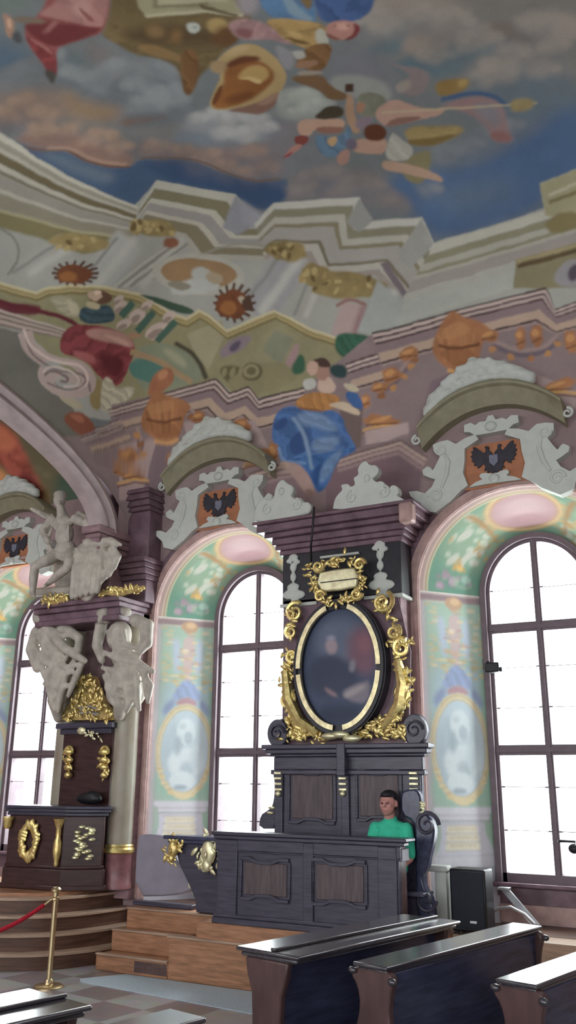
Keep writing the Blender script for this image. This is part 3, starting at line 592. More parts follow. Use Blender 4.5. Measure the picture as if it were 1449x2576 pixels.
# seated figure in blue
BLU=(56,86,128)
pg(BLU,[(688,1042),(722,1020),(790,1028),(860,1035),(872,1090),(902,1130),(882,1142),(852,1152),(820,1232),(795,1242),(770,1180),(705,1166),(705,1120),(682,1112)],.008,fold=(.5,.3,.17),wall=True)
for P in ([(740,1040),(800,1030),(862,1080),(825,1088),(795,1075),(755,1070)],[(800,1100),(860,1095),(845,1128),(795,1140),(780,1120)],[(845,1135),(870,1125),(815,1222),(795,1200),(820,1160)]): pg((96,118,144),P,.03,wall=True,alpha=.8,fold=(1,.15,.1))
for P in ([(690,1062),(725,1045),(720,1075),(688,1085)],[(745,1085),(775,1075),(780,1130),(740,1150),(722,1120)],[(790,1180),(810,1160),(800,1225),(785,1215)]): pg((42,66,106),P,.02,wall=True)
st((104,126,148),[(735,1050),(765,1090),(775,1130),(785,1180)],9,.012); st((92,118,150),[(700,1125),(710,1160),(770,1165)],8,.01)
pg((146,102,54),[(738,1012),(775,985),(852,990),(858,1015),(822,1037),(750,1027)],.01,wall=False,fold=(.2,.15,.12)); pg((112,74,40),[(745,1022),(800,1030),(822,1038),(752,1030)],.008)
pg((164,142,124),[(800,950),(830,943),(852,985),(800,992)],.01); bl((140,108,92),812,938,17,21,30,.008); pg((64,48,42),[(782,905),(820,898),(838,928),(800,922)],.008); bl((164,136,118),786,925,14,18,20,.01)
pg((156,156,148),[(758,955),(790,948),(800,972),(770,987)],.01); pg((166,150,126),[(818,1017),(870,1008),(908,1035),(902,1048),(858,1030)],.008); pg((50,80,122),[(862,985),(902,985),(918,1032),(888,1026)],.01)
pg((158,150,126),[(858,964),(890,964),(908,985),(880,987)],.01); pg((40,58,58),[(822,922),(870,914),(875,950),(840,952)],.012)
pg((142,120,112),[(706,1160),(762,1166),(796,1236),(775,1250),(742,1205)],.01,wall=True); bl((120,98,92),778,1240,14,10,40,.008); bl((150,130,118),715,1170,14,10,0,.008)
# ---------------------------------------------------------------- grids with painted vertices
def gridmesh(name,V,nr,nc,colr,mat,gain,keep=None,flip=False,extra=None):
    # V: (nr*nc,3) ; colr: (nr*nc,3) linear
    idx=np.arange(nr*nc).reshape(nr,nc); a,b,c,d=idx[:-1,:-1],idx[:-1,1:],idx[1:,1:],idx[1:,:-1]
    Fq=np.stack([a,b,c,d],-1).reshape(-1,4)
    if keep is not None: Fq=Fq[keep(V[Fq].mean(1))]
    if flip: Fq=Fq[:,::-1]
    cols=np.clip((colr*.9+colr.mean(1,keepdims=True)*.1)*gain,0,.93)
    if extra is not None:
        ev,ef,ec=extra; n0=len(V); V=np.concatenate([V,ev]); Fq=np.concatenate([Fq,np.asarray(ef)+n0]); cols=np.concatenate([cols,np.tile(np.clip(lin(ec)*gain,0,.93),(len(ev),1))])
    me=bpy.data.meshes.new(name); me.vertices.add(len(V)); me.vertices.foreach_set('co',V.astype(np.float32).ravel())
    me.loops.add(Fq.size); me.loops.foreach_set('vertex_index',Fq.astype(np.int32).ravel())
    me.polygons.add(len(Fq)); me.polygons.foreach_set('loop_start',(np.arange(len(Fq))*4).astype(np.int32))
    me.update(calc_edges=True); me.validate()
    at=me.color_attributes.new('paint','FLOAT_COLOR','POINT'); at.data.foreach_set('color',np.concatenate([cols,np.ones((len(cols),1))],1).astype(np.float32).ravel())
    me.materials.append(mat); me.shade_smooth()
    o=bpy.data.objects.new(name,me); COL.objects.link(o); return o
PAINT=paintmat('fresco')
GC=2.1
# the great arch, an ellipse across the hall at x = XE
AYC,AA,AB,AZ=2.4,6.22,1.57,5.15
def arch_z(y,da=0): u=np.clip((np.asarray(y)-AYC)/(AA+da),-1,1); return AZ+(AB+da)*np.sqrt(1-u*u)
na,nb=1080,830
A_=np.linspace(0,9.9,na); B_=np.linspace(0,7.1,nb); AG,BG=np.meshgrid(A_,B_)
X_=XE+g_of(AG); Y_=YW-g_of(BG); Z_=vault(X_,Y_)
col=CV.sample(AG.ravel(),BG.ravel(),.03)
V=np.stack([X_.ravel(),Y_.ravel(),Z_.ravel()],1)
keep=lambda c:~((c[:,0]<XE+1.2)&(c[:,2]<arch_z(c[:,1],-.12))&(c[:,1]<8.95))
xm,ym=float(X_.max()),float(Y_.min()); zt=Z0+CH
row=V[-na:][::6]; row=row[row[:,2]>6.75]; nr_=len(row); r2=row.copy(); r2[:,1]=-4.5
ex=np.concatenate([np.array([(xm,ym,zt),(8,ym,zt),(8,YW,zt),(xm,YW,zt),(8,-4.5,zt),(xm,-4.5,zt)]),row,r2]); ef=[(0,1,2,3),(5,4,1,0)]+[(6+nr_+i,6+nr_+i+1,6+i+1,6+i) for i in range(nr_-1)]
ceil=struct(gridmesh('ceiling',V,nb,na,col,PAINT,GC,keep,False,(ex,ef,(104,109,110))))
# ---------------------------------------------------------------- window wall with its niches
WX=[-2.2,-5.92,-9.64]; HW,HI=1.18,.62; ZS,RO,RI=4.1,1.06,.66; YG=10.0; ZF=.58; SILL=1.04
# rings around the openings belong to the wall painting
def ell_ring(cx,r0,r1,n=40): return [(cx+(HW+r1)*math.cos(q),ZS+(RO+r1)*math.sin(q)) for q in np.linspace(0,PI,n)]+[(cx+(HW+r0)*math.cos(q),ZS+(RO+r0)*math.sin(q)) for q in np.linspace(PI,0,n)]
WB=Canvas(-13,8,0,6.1,.03,(124,105,106),21)
def wall_grid(xs,zlo,zhi,nz):
    # a strip of wall between curves zlo(x) and zhi
    xs=np.asarray(xs); t=np.linspace(0,1,nz)[:,None]; zl=np.array([zlo(x) for x in xs])[None,:]
    Zz=zl*(1-t)+zhi*t; Xx=np.broadcast_to(xs[None,:],Zz.shape); return Xx,Zz
WP=[]; 
def paint_wall(Xx,Zz):
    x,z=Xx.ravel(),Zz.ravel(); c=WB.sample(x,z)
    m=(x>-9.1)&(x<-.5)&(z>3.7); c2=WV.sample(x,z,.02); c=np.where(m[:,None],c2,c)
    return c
edges=[]
segs=[]
cuts=sorted(WX); x0=-13.0
for cx in cuts: segs.append(('p',x0,cx-HW)); segs.append(('o',cx-HW,cx+HW)); x0=cx+HW
segs.append(('p',x0,8.0))
allV=[];allF=[];allC=[];base=0
for kind,a,b in segs:
    n=max(3,int((b-a)/.014)) if b<3 else 60
    xs=np.linspace(a,b,n)
    if kind=='p': Xx,Zz=wall_grid(xs,lambda x:0.0,Z0+.02,420)
    else:
        cx=(a+b)/2
        Xx,Zz=wall_grid(xs,lambda x:ZS+RO*math.sqrt(max(0,1-((x-cx)/HW)**2)),Z0+.02,150)
    nz,nx=Xx.shape; v=np.stack([Xx.ravel(),np.full(Xx.size,YW),Zz.ravel()],1); idx=np.arange(nz*nx).reshape(nz,nx)+base
    f=np.stack([idx[:-1,:-1],idx[:-1,1:],idx[1:,1:],idx[1:,:-1]],-1).reshape(-1,4)
    allV.append(v);allF.append(f);allC.append(paint_wall(Xx,Zz)); base+=len(v)
V=np.concatenate(allV);Fq=np.concatenate(allF);Cc=np.concatenate(allC)
def rawmesh(name,V,Fq,cols,mat):
    me=bpy.data.meshes.new(name); me.vertices.add(len(V)); me.vertices.foreach_set('co',V.astype(np.float32).ravel())
    me.loops.add(Fq.size); me.loops.foreach_set('vertex_index',Fq.astype(np.int32).ravel())
    me.polygons.add(len(Fq)); me.polygons.foreach_set('loop_start',(np.arange(len(Fq))*4).astype(np.int32)); me.update(calc_edges=True); me.validate()
    at=me.color_attributes.new('paint','FLOAT_COLOR','POINT'); at.data.foreach_set('color',np.concatenate([np.clip(cols,0,.93),np.ones((len(cols),1))],1).astype(np.float32).ravel())
    me.materials.append(mat); me.shade_smooth(); o=bpy.data.objects.new(name,me); COL.objects.link(o); return o
GW=1.95
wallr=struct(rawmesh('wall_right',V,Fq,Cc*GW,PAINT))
# ---------------------------------------------------------------- painted niche reveals
JC=Canvas(0,.92,.5,4.12,.008,(168,196,176),31)   # jamb: u across (front to glass), v height
def jp(c,pts,soft=.012,sm=1,var=.1,alpha=1,fold=None): JC.fill(smoothpts(pts,2) if sm else pts,c,soft,alpha,var,fold)
def je(c,cx,cz,rx,rz,soft=.012,var=.1,n=28,wob=0): JC.fill([(cx+rx*(1+random.uniform(-wob,wob))*math.cos(2*PI*k/n),cz+rz*(1+random.uniform(-wob,wob))*math.sin(2*PI*k/n)) for k in range(n)],c,soft,1,var)
jp((196,186,190),[(0,.5),(.07,.5),(.07,4.2),(0,4.2)],.02,0); jp((168,178,172),[(.07,.5),(.09,.5),(.09,4.2),(.07,4.2)],.006,0)
jp((176,206,214),[(.1,2.6),(.9,2.6),(.9,3.3),(.1,3.3)],.1); jp((170,204,180),[(.08,3.3),(.9,3.3),(.9,4.0),(.08,4.0)],.05,0)
jp((150,196,160),[(.75,1.2),(.88,1.2),(.88,3.4),(.75,3.2)],.05); jp((150,196,168),[(.08,1.75),(.9,1.75),(.9,2.1),(.08,2.1)],.06)
jp((150,118,122),[(0,3.99),(.92,3.99),(.92,4.1),(0,4.1)],.008,0); jp((232,226,216),[(0,4.075),(.92,4.075),(.92,4.12),(0,4.12)],.006,0); jp((226,214,196),[(.07,3.975),(.4,3.975),(.4,3.99),(.07,3.99)],.005,0)
for k in range(60): je(random.choice([(206,196,150),(214,206,160),(200,190,140),(226,220,190),(150,190,160)]),random.choice([random.uniform(.1,.28),random.uniform(.62,.86)]),random.uniform(3.2,3.95),.05,.014,.006,n=10,wob=.3)
jp((190,206,222),[(.22,3.85),(.33,3.8),(.36,3.4),(.3,3.3),(.24,3.5)],.03); jp((190,206,222),[(.64,3.85),(.56,3.8),(.54,3.4),(.6,3.3),(.68,3.5)],.03)
jp((206,184,178),[(.36,3.85),(.56,3.85),(.52,3.5),(.5,3.2),(.42,3.2),(.38,3.5)],.02)
for k in range(26): je(random.choice([(236,214,170),(214,178,130),(240,228,196),(200,160,110),(190,150,140)]),.46+random.uniform(-.14,.14),random.uniform(3.25,3.92),random.uniform(.03,.08),.012,.006,n=10,wob=.3)
je((200,158,110),.46,3.98,.12,.075,.01); je((226,190,140),.48,4.0,.07,.04,.01)
for k in range(18): je(random.choice([(220,206,140),(232,222,170),(206,186,120)]),.46+random.uniform(-.36,.36),random.uniform(3.12,3.34),random.uniform(.03,.07),.014,.006,n=10,wob=.3)
jp((150,172,212),[(.24,3.05),(.36,3.22),(.46,3.28),(.56,3.22),(.68,3.05),(.6,2.98),(.46,3.06),(.32,2.98)],.02,fold=(.4,.12,.1)); jp((130,150,190),[(.12,2.9),(.3,3.05),(.3,2.9),(.14,2.76)],.03); jp((130,150,190),[(.8,2.9),(.64,3.05),(.64,2.9),(.8,2.76)],.03)
jp((190,140,150),[(.3,2.98),(.46,3.06),(.62,2.98),(.58,2.92),(.46,2.96),(.34,2.92)],.015); jp((140,176,186),[(.1,2.7),(.24,2.85),(.16,2.6)],.03)
je((226,210,164),.46,2.36,.395,.6,.008); je((196,176,120),.46,2.36,.372,.575,.006); je((236,226,186),.46,2.36,.36,.56,.006); je((206,190,140),.46,2.36,.34,.535,.005); je((196,216,222),.46,2.36,.325,.515,.008)
je((180,202,208),.3,2.3,.14,.4,.05); je((218,232,234),.47,2.6,.13,.17,.02); je((176,196,202),.5,2.52,.06,.08,.02); je((196,212,216),.42,2.66,.05,.04,.015); je((224,238,240),.47,2.2,.24,.2,.03); je((182,202,208),.5,2.12,.1,.1,.03); je((222,236,238),.44,1.98,.18,.12,.02); je((150,172,180),.42,1.9,.1,.03,.015); je((160,184,190),.36,2.42,.05,.12,.03); je((206,224,228),.62,2.28,.08,.16,.03)
for k in range(40):
    q=random.uniform(PI*1.08,PI*1.92); je(random.choice([(226,206,140),(206,184,116),(238,226,180)]),.46+.36*math.cos(q),2.36+.57*math.sin(q)+random.uniform(-.03,.02),random.uniform(.02,.05),.014,.005,n=10,wob=.3)
jp((232,216,164),[(.36,1.78),(.46,1.74),(.56,1.78),(.6,1.86),(.46,1.82),(.32,1.86)],.008)
jp((222,222,228),[(.08,1.74),(.84,1.74),(.84,1.68),(.8,1.66),(.8,1.6),(.14,1.6),(.14,1.66),(.08,1.68)],.006,0); jp((150,146,156),[(.1,1.655),(.82,1.655),(.82,1.645),(.1,1.645)],.004,0); jp((166,160,168),[(.12,1.6),(.82,1.6),(.82,1.588),(.12,1.588)],.004,0)
jp((214,214,222),[(.16,1.588),(.72,1.588),(.74,1.45),(.82,1.3),(.9,1.24),(.9,1.12),(.06,1.12),(.06,1.24),(.12,1.3),(.16,1.45)],.008,0)
jp((196,194,204),[(0,.5),(.92,.5),(.92,1.12),(0,1.12)],.008,0); jp((140,134,144),[(0,1.13),(.92,1.13),(.92,1.12),(0,1.12)],.004,0); jp((176,172,182),[(.06,1.245),(.9,1.245),(.9,1.237),(.06,1.237)],.004,0)
jp((236,230,206),[(.24,1.55),(.62,1.55),(.66,1.3),(.2,1.3)],.006,0)
for z in (1.56,1.47,1.385,1.3): jp((160,152,150),[(.2,z),(.66,z),(.66,z-.008),(.2,z-.008)],.003,0)
# faint lines of an inscription on the painted pedestal, too small to read
for z in (1.515,1.43,1.345):
    x=.27
    while x<.6:
        w=random.uniform(.012,.03); jp((206,188,140),[(x,z+.014),(x+w,z+.014),(x+w,z-.01),(x,z-.01)],.003,0); x+=w+.012
jp((150,190,160),[(.9,1.2),(.92,1.2),(.92,3.9),(.9,3.9)],.006,0)
SC=Canvas(0,1,0,1,.004,(120,170,144),41)        # soffit: u 0..1 around the half circle, v 0 front .. 1 glass
def sp(c,pts,soft=.008,sm=1,var=.12,alpha=1): SC.fill(smoothpts(pts,2) if sm else pts,c,soft,alpha,var)
def se(c,u,v,ru,rv,soft=.006,n=16,wob=.15): SC.fill([(u+ru*(1+random.uniform(-wob,wob))*math.cos(2*PI*k/n),v+rv*(1+random.uniform(-wob,wob))*math.sin(2*PI*k/n)) for k in range(n)],c,soft,1,.12)
for m in (0,1):
    q=lambda u:(1-u if m else u)
    P=lambda pts:[(q(a),b) for a,b in pts]
    sp((104,164,140),P([(0,.15),(.14,.15),(.14,.95),(0,.95)]),.05); sp((150,182,152),P([(.12,.1),(.4,.1),(.4,.95),(.12,.95)]),.06)
    for k in range(26): se(random.choice([(190,204,180),(206,216,196),(150,190,160),(196,178,130)]),q(random.uniform(.12,.38)),random.uniform(.2,.85),random.uniform(.008,.025),random.uniform(.03,.08))
    for pts in ([(.1,.6),(.16,.5),(.22,.62),(.25,.8),(.21,.74),(.16,.6)],[(.2,.3),(.25,.45),(.3,.4),(.27,.3)],[(.14,.7),(.17,.62),(.19,.78),(.16,.82)],[(.12,.3),(.18,.42),(.16,.5),(.11,.4)]): sp((206,212,196),P(pts),.008)
    se((226,176,84),q(.115),.55,.018,.1,n=9,wob=.5); se((236,206,130),q(.115),.56,.008,.05)
    for k in range(24): se(random.choice([(170,140,160),(190,160,176),(150,126,150),(196,176,190),(176,196,176)]),q(random.uniform(.025,.085)),random.uniform(.25,.78),random.uniform(.004,.012),random.uniform(.03,.07))
    se((170,206,190),q(.07),.7,.02,.08); sp((180,140,90),P([(.3,.1),(.335,.2),(.345,.5),(.325,.85),(.31,.85),(.325,.5)]),.01)
    for k in range(14): se(random.choice([(206,170,100),(190,150,90)]),q(random.uniform(.2,.38)),random.uniform(.6,.95),.012,.02)
se((206,176,120),.5,.45,.155,.42,n=30,wob=.0); se((226,206,160),.5,.45,.145,.39,n=30,wob=0); se((200,160,110),.5,.45,.137,.36,n=30,wob=0); se((196,160,162),.5,.45,.128,.33,.01,n=30,wob=0); se((206,176,176),.5,.38,.09,.16,.03); se((180,140,144),.5,.62,.09,.1,.03)
sp((190,166,158),[(0,0),(1,0),(1,.075),(0,.075)],.006,0); sp((214,196,176),[(0,.055),(1,.055),(1,.085),(0,.085)],.005,0); sp((176,130,110),[(0,.085),(1,.085),(1,.1),(0,.1)],.004,0); sp((206,206,170),[(0,.1),(1,.1),(1,.125),(0,.125)],.005,0); sp((150,130,130),[(0,.955),(1,.955),(1,1),(0,1)],.01,0); sp((206,190,150),[(0,.93),(1,.93),(1,.955),(0,.955)],.006,0)
JC.c=JC.c*.8+.2*np.array([.80,.84,.83]); SC.c=SC.c*.9+.1*np.array([.75,.74,.68]); GR=1.12; tt=np.linspace(0,1,64)  # pale wash mixed into the reveal colours imitates window glare
def reveal(cx,name):
    zj=np.linspace(ZF-.02,ZS,230); Vs=[];Cs=[];Fs=[];b0=0
    for s in (-1,1):
        T,Zz=np.meshgrid(tt,zj); Xx=cx+s*(HW*(1-T)+HI*T); Yy=YW*(1-T)+YG*T
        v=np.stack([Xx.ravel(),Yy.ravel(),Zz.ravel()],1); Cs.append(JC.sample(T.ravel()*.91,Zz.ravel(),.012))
        idx=np.arange(v.shape[0]).reshape(Zz.shape)+b0; f=np.stack([idx[:-1,:-1],idx[:-1,1:],idx[1:,1:],idx[1:,:-1]],-1).reshape(-1,4); Fs.append(f if s<0 else f[:,::-1]); Vs.append(v); b0+=len(v)
    th=np.linspace(PI,0,300); T,Q=np.meshgrid(tt,th)
    a=HW*(1-T)+HI*T; r=RO*(1-T)+RI*T
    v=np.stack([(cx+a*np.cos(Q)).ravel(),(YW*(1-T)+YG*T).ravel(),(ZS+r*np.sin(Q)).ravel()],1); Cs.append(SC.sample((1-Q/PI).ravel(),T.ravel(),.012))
    idx=np.arange(v.shape[0]).reshape(T.shape)+b0; Fs.append(np.stack([idx[:-1,:-1],idx[:-1,1:],idx[1:,1:],idx[1:,:-1]],-1).reshape(-1,4)); Vs.append(v)
    return struct(rawmesh(name,np.concatenate(Vs),np.concatenate(Fs),np.concatenate(Cs)*GR,PAINT))
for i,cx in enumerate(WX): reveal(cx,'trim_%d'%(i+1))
# ---------------------------------------------------------------- windows
def arc(cx,a,r,n=24,z=ZS): return [(cx+a*math.cos(q),z+r*math.sin(q)) for q in np.linspace(0,PI,n)]
def archband(mb,cx,y0,y1,ao,ro,ai,ri,zb,n=28):
    O=[(cx+ao,zb)]+arc(cx,ao,ro,n)+[(cx-ao,zb)]; I=[(cx+ai,zb)]+arc(cx,ai,ri,n)+[(cx-ai,zb)]
    k=len(O); v=[(p[0],y0,p[1]) for p in O]+[(p[0],y0,p[1]) for p in I]+[(p[0],y1,p[1]) for p in O]+[(p[0],y1,p[1]) for p in I]; f=[]
    for i in range(k-1): f+= [(i,i+1,k+i+1,k+i),(2*k+i,3*k+i,3*k+i+1,2*k+i+1),(k+i,k+i+1,3*k+i+1,3*k+i),(i,2*k+i,2*k+i+1,i+1)]
    return mb.add(v,f)
for i,cx in enumerate(WX):
    w=struct(thing('window_%d'%(i+1),'tall round headed window with dark painted glazing bars and two transoms','window',(cx,YG,SILL)))
    del w['category']; w['label']=['tall round headed window at the right edge beside the loudspeaker','tall round headed window half hidden by the pier with the oval portrait','tall window at far left behind the white statues'][i]
    m=MB(); archband(m,cx,YG-.06,YG+.06,HI+.02,RI+.02,HI-.075,RI-.075,SILL-.06); archband(m,cx,YG-.12,YG-.05,HI+.03,RI+.03,HI-.035,RI-.035,SILL-.06); m.box(cx-HI,cx+HI,YG-.06,YG+.06,SILL-.08,SILL+.03); m.build('frame',FRAMEM,w)
    m=MB(); m.box(cx-.038,cx+.038,YG-.045,YG+.045,SILL+.02,ZS+RI-.03); m.box(cx-.018,cx+.018,YG-.07,YG-.04,SILL+.02,ZS+RI-.03); m.build('mullion',FRAMEM,w)
    for z in (3.7,2.34):
        m=MB(); m.box(cx-HI+.04,cx+HI-.04,YG-.05,YG+.05,z-.055,z+.055); m.box(cx-HI+.04,cx+HI-.04,YG-.075,YG-.04,z-.022,z+.022); m.build('transom',FRAMEM,w)
    m=MB()
    for z in (1.5,1.95,2.8,3.25,4.15):
        for s in (-1,1):
            m.tube([(cx+s*.03,YG-.03,z),(cx+s*.075,YG-.03,z)],.008,6); m.tube([(cx+s*(HI-.055),YG-.03,z),(cx+s*(HI-.11),YG-.03,z)],.008,6); m.tube([(cx+s*.03,YG,z),(cx+s*(HI-.06),YG,z)],.0035,5)
    m.build('saddle_bar',FRAMEM,w)
    m=MB(); P=[(cx+HI-.03,SILL)]+arc(cx,HI-.03,RI-.03,30)+[(cx-HI+.03,SILL)]; m.prism(P,YG-.004,YG+.004); m.build('pane',GLASS,w)
    m=MB(); m.box(cx-HI-.25,cx+HI+.25,YG-.16,YG+.1,SILL-.1,SILL-.06); sl=struct(m.build('trim_%d'%(i+4),MAUVED,None,bevel=.01))
    m=MB(); m.box(cx-HI-.35,cx+HI+.35,YG-.03,YG+.05,ZF-.1,SILL-.08); m.box(cx-HI-.3,cx+HI+.3,YG-.05,YG-.02,SILL-.2,SILL-.12); struct(m.build('trim_%d'%(i+7),MAUVED,None))
    m=MB(); m.box(cx-HI-.35,cx+HI+.35,YG-.045,YG-.028,ZF,SILL-.28); struct(m.build('baseboard_%d'%(i+1),PINK,None))
# outer wall skin so the niches close
m=MB()
xs=[-13]+sum([[c-HI,c+HI] for c in sorted(WX)],[])+[8]
for k in range(0,len(xs),2): m.box(xs[k],xs[k+1],YG+.03,YG+.3,0,6.3)
for c in WX:
    P=[(c-HI,6.3),(c+HI,6.3)]+arc(c,HI,RI,24); m.prism(P,YG+.03,YG+.3); m.box(c-HI,c+HI,YG+.03,YG+.3,0,SILL-.05)
struct(m.build('wall_outer',MAUVED,None))
# archivolt mouldings around the openings
for i,cx in enumerate(WX):
    m=MB(); archband(m,cx,YW-.05,YW+.02,HW+.12,RO+.12,HW-.005,RO-.005,ZF+.02,40); archband(m,cx,YW-.075,YW-.04,HW+.045,RO+.045,HW+.0,RO+.0,ZF+.02,40); struct(m.build('trim_%d'%(i+10),PINK,None))
    m=MB(); archband(m,cx,YW-.035,YW+.02,HW+.2,RO+.2,HW+.125,RO+.125,ZS-.4,40); struct(m.build('trim_%d'%(i+13),MAUVED,None))
# ---------------------------------------------------------------- the great arch with its mouldings
m=MB(); ys=[AYC+AA*math.cos(q) for q in np.linspace(-.02,PI+.02,90)]; qs=np.linspace(0,PI,90)
prof=[(-.17,-.30),(-.17,.04),(-.15,.1),(-.09,.13),(-.03,.11),(-.01,.06),(.02,.1),(.07,.15),(.13,.13),(.16,.07),(.18,.02),(.21,.06),(.25,.06),(.28,.01),(.28,-.4)]  # (radial, x)
v=[];f=[]
for q in qs:
    for dr,dx in prof: v.append((XE+max(dx,-.12)-.06,AYC+(AA+dr)*math.cos(q),AZ+(AB+dr)*math.sin(q)))
k=len(prof)
for j in range(len(qs)-1):
    for i in range(k-1): f.append((j*k+i,(j+1)*k+i,(j+1)*k+i+1,j*k+i+1))
    f.append((j*k+k-1,(j+1)*k+k-1,(j+1)*k,j*k))
m.add(v,f); struct(m.build('trim_20',ARCHM,None,smooth=50))
# painted stage vault beyond the arch
SV=Canvas(-13,-7.3,0,7,.03,(84,78,56),51)
def to_stage(P):
    D=rays(P); t=np.linspace(6,22,1200); Q=CAM+D[:,None,:]*t[None,:,None]; e=np.clip(1-(YW-Q[...,1])/CL,0,1); zc=Z0+CH*np.sqrt(1-e*e)
    hit=(Q[...,2]>=zc)|(Q[...,1]>YW); k=np.argmax(hit,1); q=Q[np.arange(len(D)),k]
    return np.stack([q[:,0],np.where(q[:,1]>YW-.02,-(np.maximum(Z0-q[:,2],0))/.867,g_inv(np.maximum(YW-q[:,1],0)))],1)
def sg(c,pts,soft=.03,var=.2,fold=None): SV.fill(to_stage(densify(smoothpts(pts,2))),c,soft,1,var,fold)
for k in range(50): 
    x,y=random.uniform(0,260),random.uniform(960,1290); sg(random.choice([(112,84,52),(92,70,44),(66,72,54),(100,96,66)]),[(x,y),(x+22,y+4),(x+36,y+14),(x+10,y+12)],.03)
sg((58,72,58),[(130,1190),(200,1180),(260,1260),(240,1330),(150,1300)],.08); sg((40,50,48),[(180,1240),(250,1260),(260,1330),(200,1320)],.06)
sg((126,62,48),[(-40,1050),(30,1075),(60,1130),(90,1190),(120,1240),(115,1300),(60,1260),(20,1180),(-40,1140)],.02,.2,(.5,.3,.2)); sg((160,92,62),[(-30,1060),(25,1080),(45,1120),(10,1140),(-30,1110)],.02); sg((96,38,40),[(40,1180),(80,1190),(118,1250),(112,1300),(80,1290)],.03)
sg((160,110,64),[(-30,1160),(20,1190),(60,1260),(50,1290),(-30,1230)],.02); sg((84,70,84),[(-30,1200),(20,1230),(30,1280),(-30,1290)],.04); sg((150,106,60),[(20,1240),(80,1230),(90,1270),(40,1290)],.02); sg((210,180,110),[(50,1240),(70,1238),(74,1246),(52,1250)],.01)
A2=np.linspace(-13,-7.35,180); B2=np.linspace(0,9,260); AG,BG=np.meshgrid(A2,B2); Yy=YW-g_of(BG); e=np.clip(1-(YW-Yy)/CL,0,1); Zz=Z0+CH*np.sqrt(1-e*e)
g=gridmesh('ceiling_stage',np.stack([AG.ravel(),Yy.ravel(),Zz.ravel()],1),260,180,SV.sample(AG.ravel(),BG.ravel(),.05),PAINT,2.3); struct(g); g.name='ceiling.001'
# closing walls and floor (the far window side of the hall lets in daylight too)
m=MB(); m.box(-13,8,-4.6,10.3,-.2,0); fl=struct(m.build('floor',FLOORM,None))
m=MB(); m.box(-13.3,-13.05,-4.6,10.3,0,8.8); struct(m.build('wall_left',MAUVE,None))
m=MB(); m.box(8,8.2,-4.6,10.3,0,8.8); struct(m.build('wall_front',MAUVE,None))
m=MB(); bx=[-11.5,-7.8,-4.1,-.4,3.3,6.6]; px=-13
for c in bx: m.box(px,c-.75,-4.75,-4.5,0,8.8); m.box(c-.75,c+.75,-4.75,-4.5,0,1.1); m.box(c-.75,c+.75,-4.75,-4.5,4.9,8.8); px=c+.75
m.box(px,8,-4.75,-4.5,0,8.8); struct(m.build('wall_back',MAUVE,None))
# spandrel wall over the arch towards the stage
m=MB()
for y0,y1 in zip(np.linspace(-4.5,9,80)[:-1],np.linspace(-4.5,9,80)[1:]):
    z0,z1=float(arch_z(y0)),float(arch_z(y1)); m.add([(XE-.15,y0,z0),(XE-.15,y1,z1),(XE-.15,y1,8.6),(XE-.15,y0,8.6)],[(0,1,2,3)])
struct(m.build('trim_40',MAUVED,None))
# ================================================================ architecture in front of the wall
def wpt(px,py,Y): p=aty(px,py,Y); return Vector((float(p[0]),float(p[1]),float(p[2])))
YP=8.95
m=MB(); m.box(-4.94,-3.48,YP,YW+.02,0,4.8); struct(m.build('trim_21',MAUVE,None,bevel=.01))
# entablature of the centre pier, stacked mouldings
m=MB()
for z0,z1,d in ((4.60,4.66,.06),(4.66,4.72,.10),(4.72,4.80,.13),(4.80,4.86,.2),(4.86,4.95,.27),(4.95,4.99,.31)): m.box(-4.94-d,-3.48+d,YP-d,YW+.02,z0,z1)
struct(m.build('trim_22',MAUVED,None,bevel=.012))
m=MB(); m.box(-3.34,-3.18,YP-.36,YP-.2,4.72,4.95); struct(m.build('trim_23',PINK,None,bevel=.03))
# black frieze with white grisaille at both ends
def white_ornament(parent,cx,cz,y,s,n=3):
    m=MB()
    for dx,dz,rx,rz in ((0,.26,.07,.05),(0,.14,.05,.06),(0,.02,.045,.06),(.0,-.1,.09,.05),(.05,-.2,.12,.06),(-.05,-.19,.1,.06),(.02,-.29,.06,.04),(-.06,.22,.04,.03),(.06,.2,.04,.03)): m.ell((cx+dx*s,y,cz+dz*s),(rx*s,.03,rz*s),n=10)
    return m.build('white_ornament',STUC,parent,remesh=.012,smo=3)
fr=struct(thing('trim_24','black frieze under the pier cornice','frieze',(-4.2,YP,4.3))); del fr['label']; del fr['category']
m=MB(); m.box(-4.97,-3.45,YP-.03,YW,4.0,4.62); m.build('black_panel',BLACK,fr,bevel=.008)
m=MB(); m.box(-4.99,-4.5,YP-.06,YW,3.96,4.0); m.box(-3.9,-3.43,YP-.06,YW,3.96,4.0); m.box(-4.45,-3.95,YP-.07,YP-.03,4.50,4.53); m.each('white_bead',STUC,fr,bevel=.006)
a=wpt(742,1445,YP); white_ornament(fr,a.x,4.3,YP-.04,1.0); a=wpt(960,1415,YP); white_ornament(fr,a.x,4.32,YP-.04,1.05)
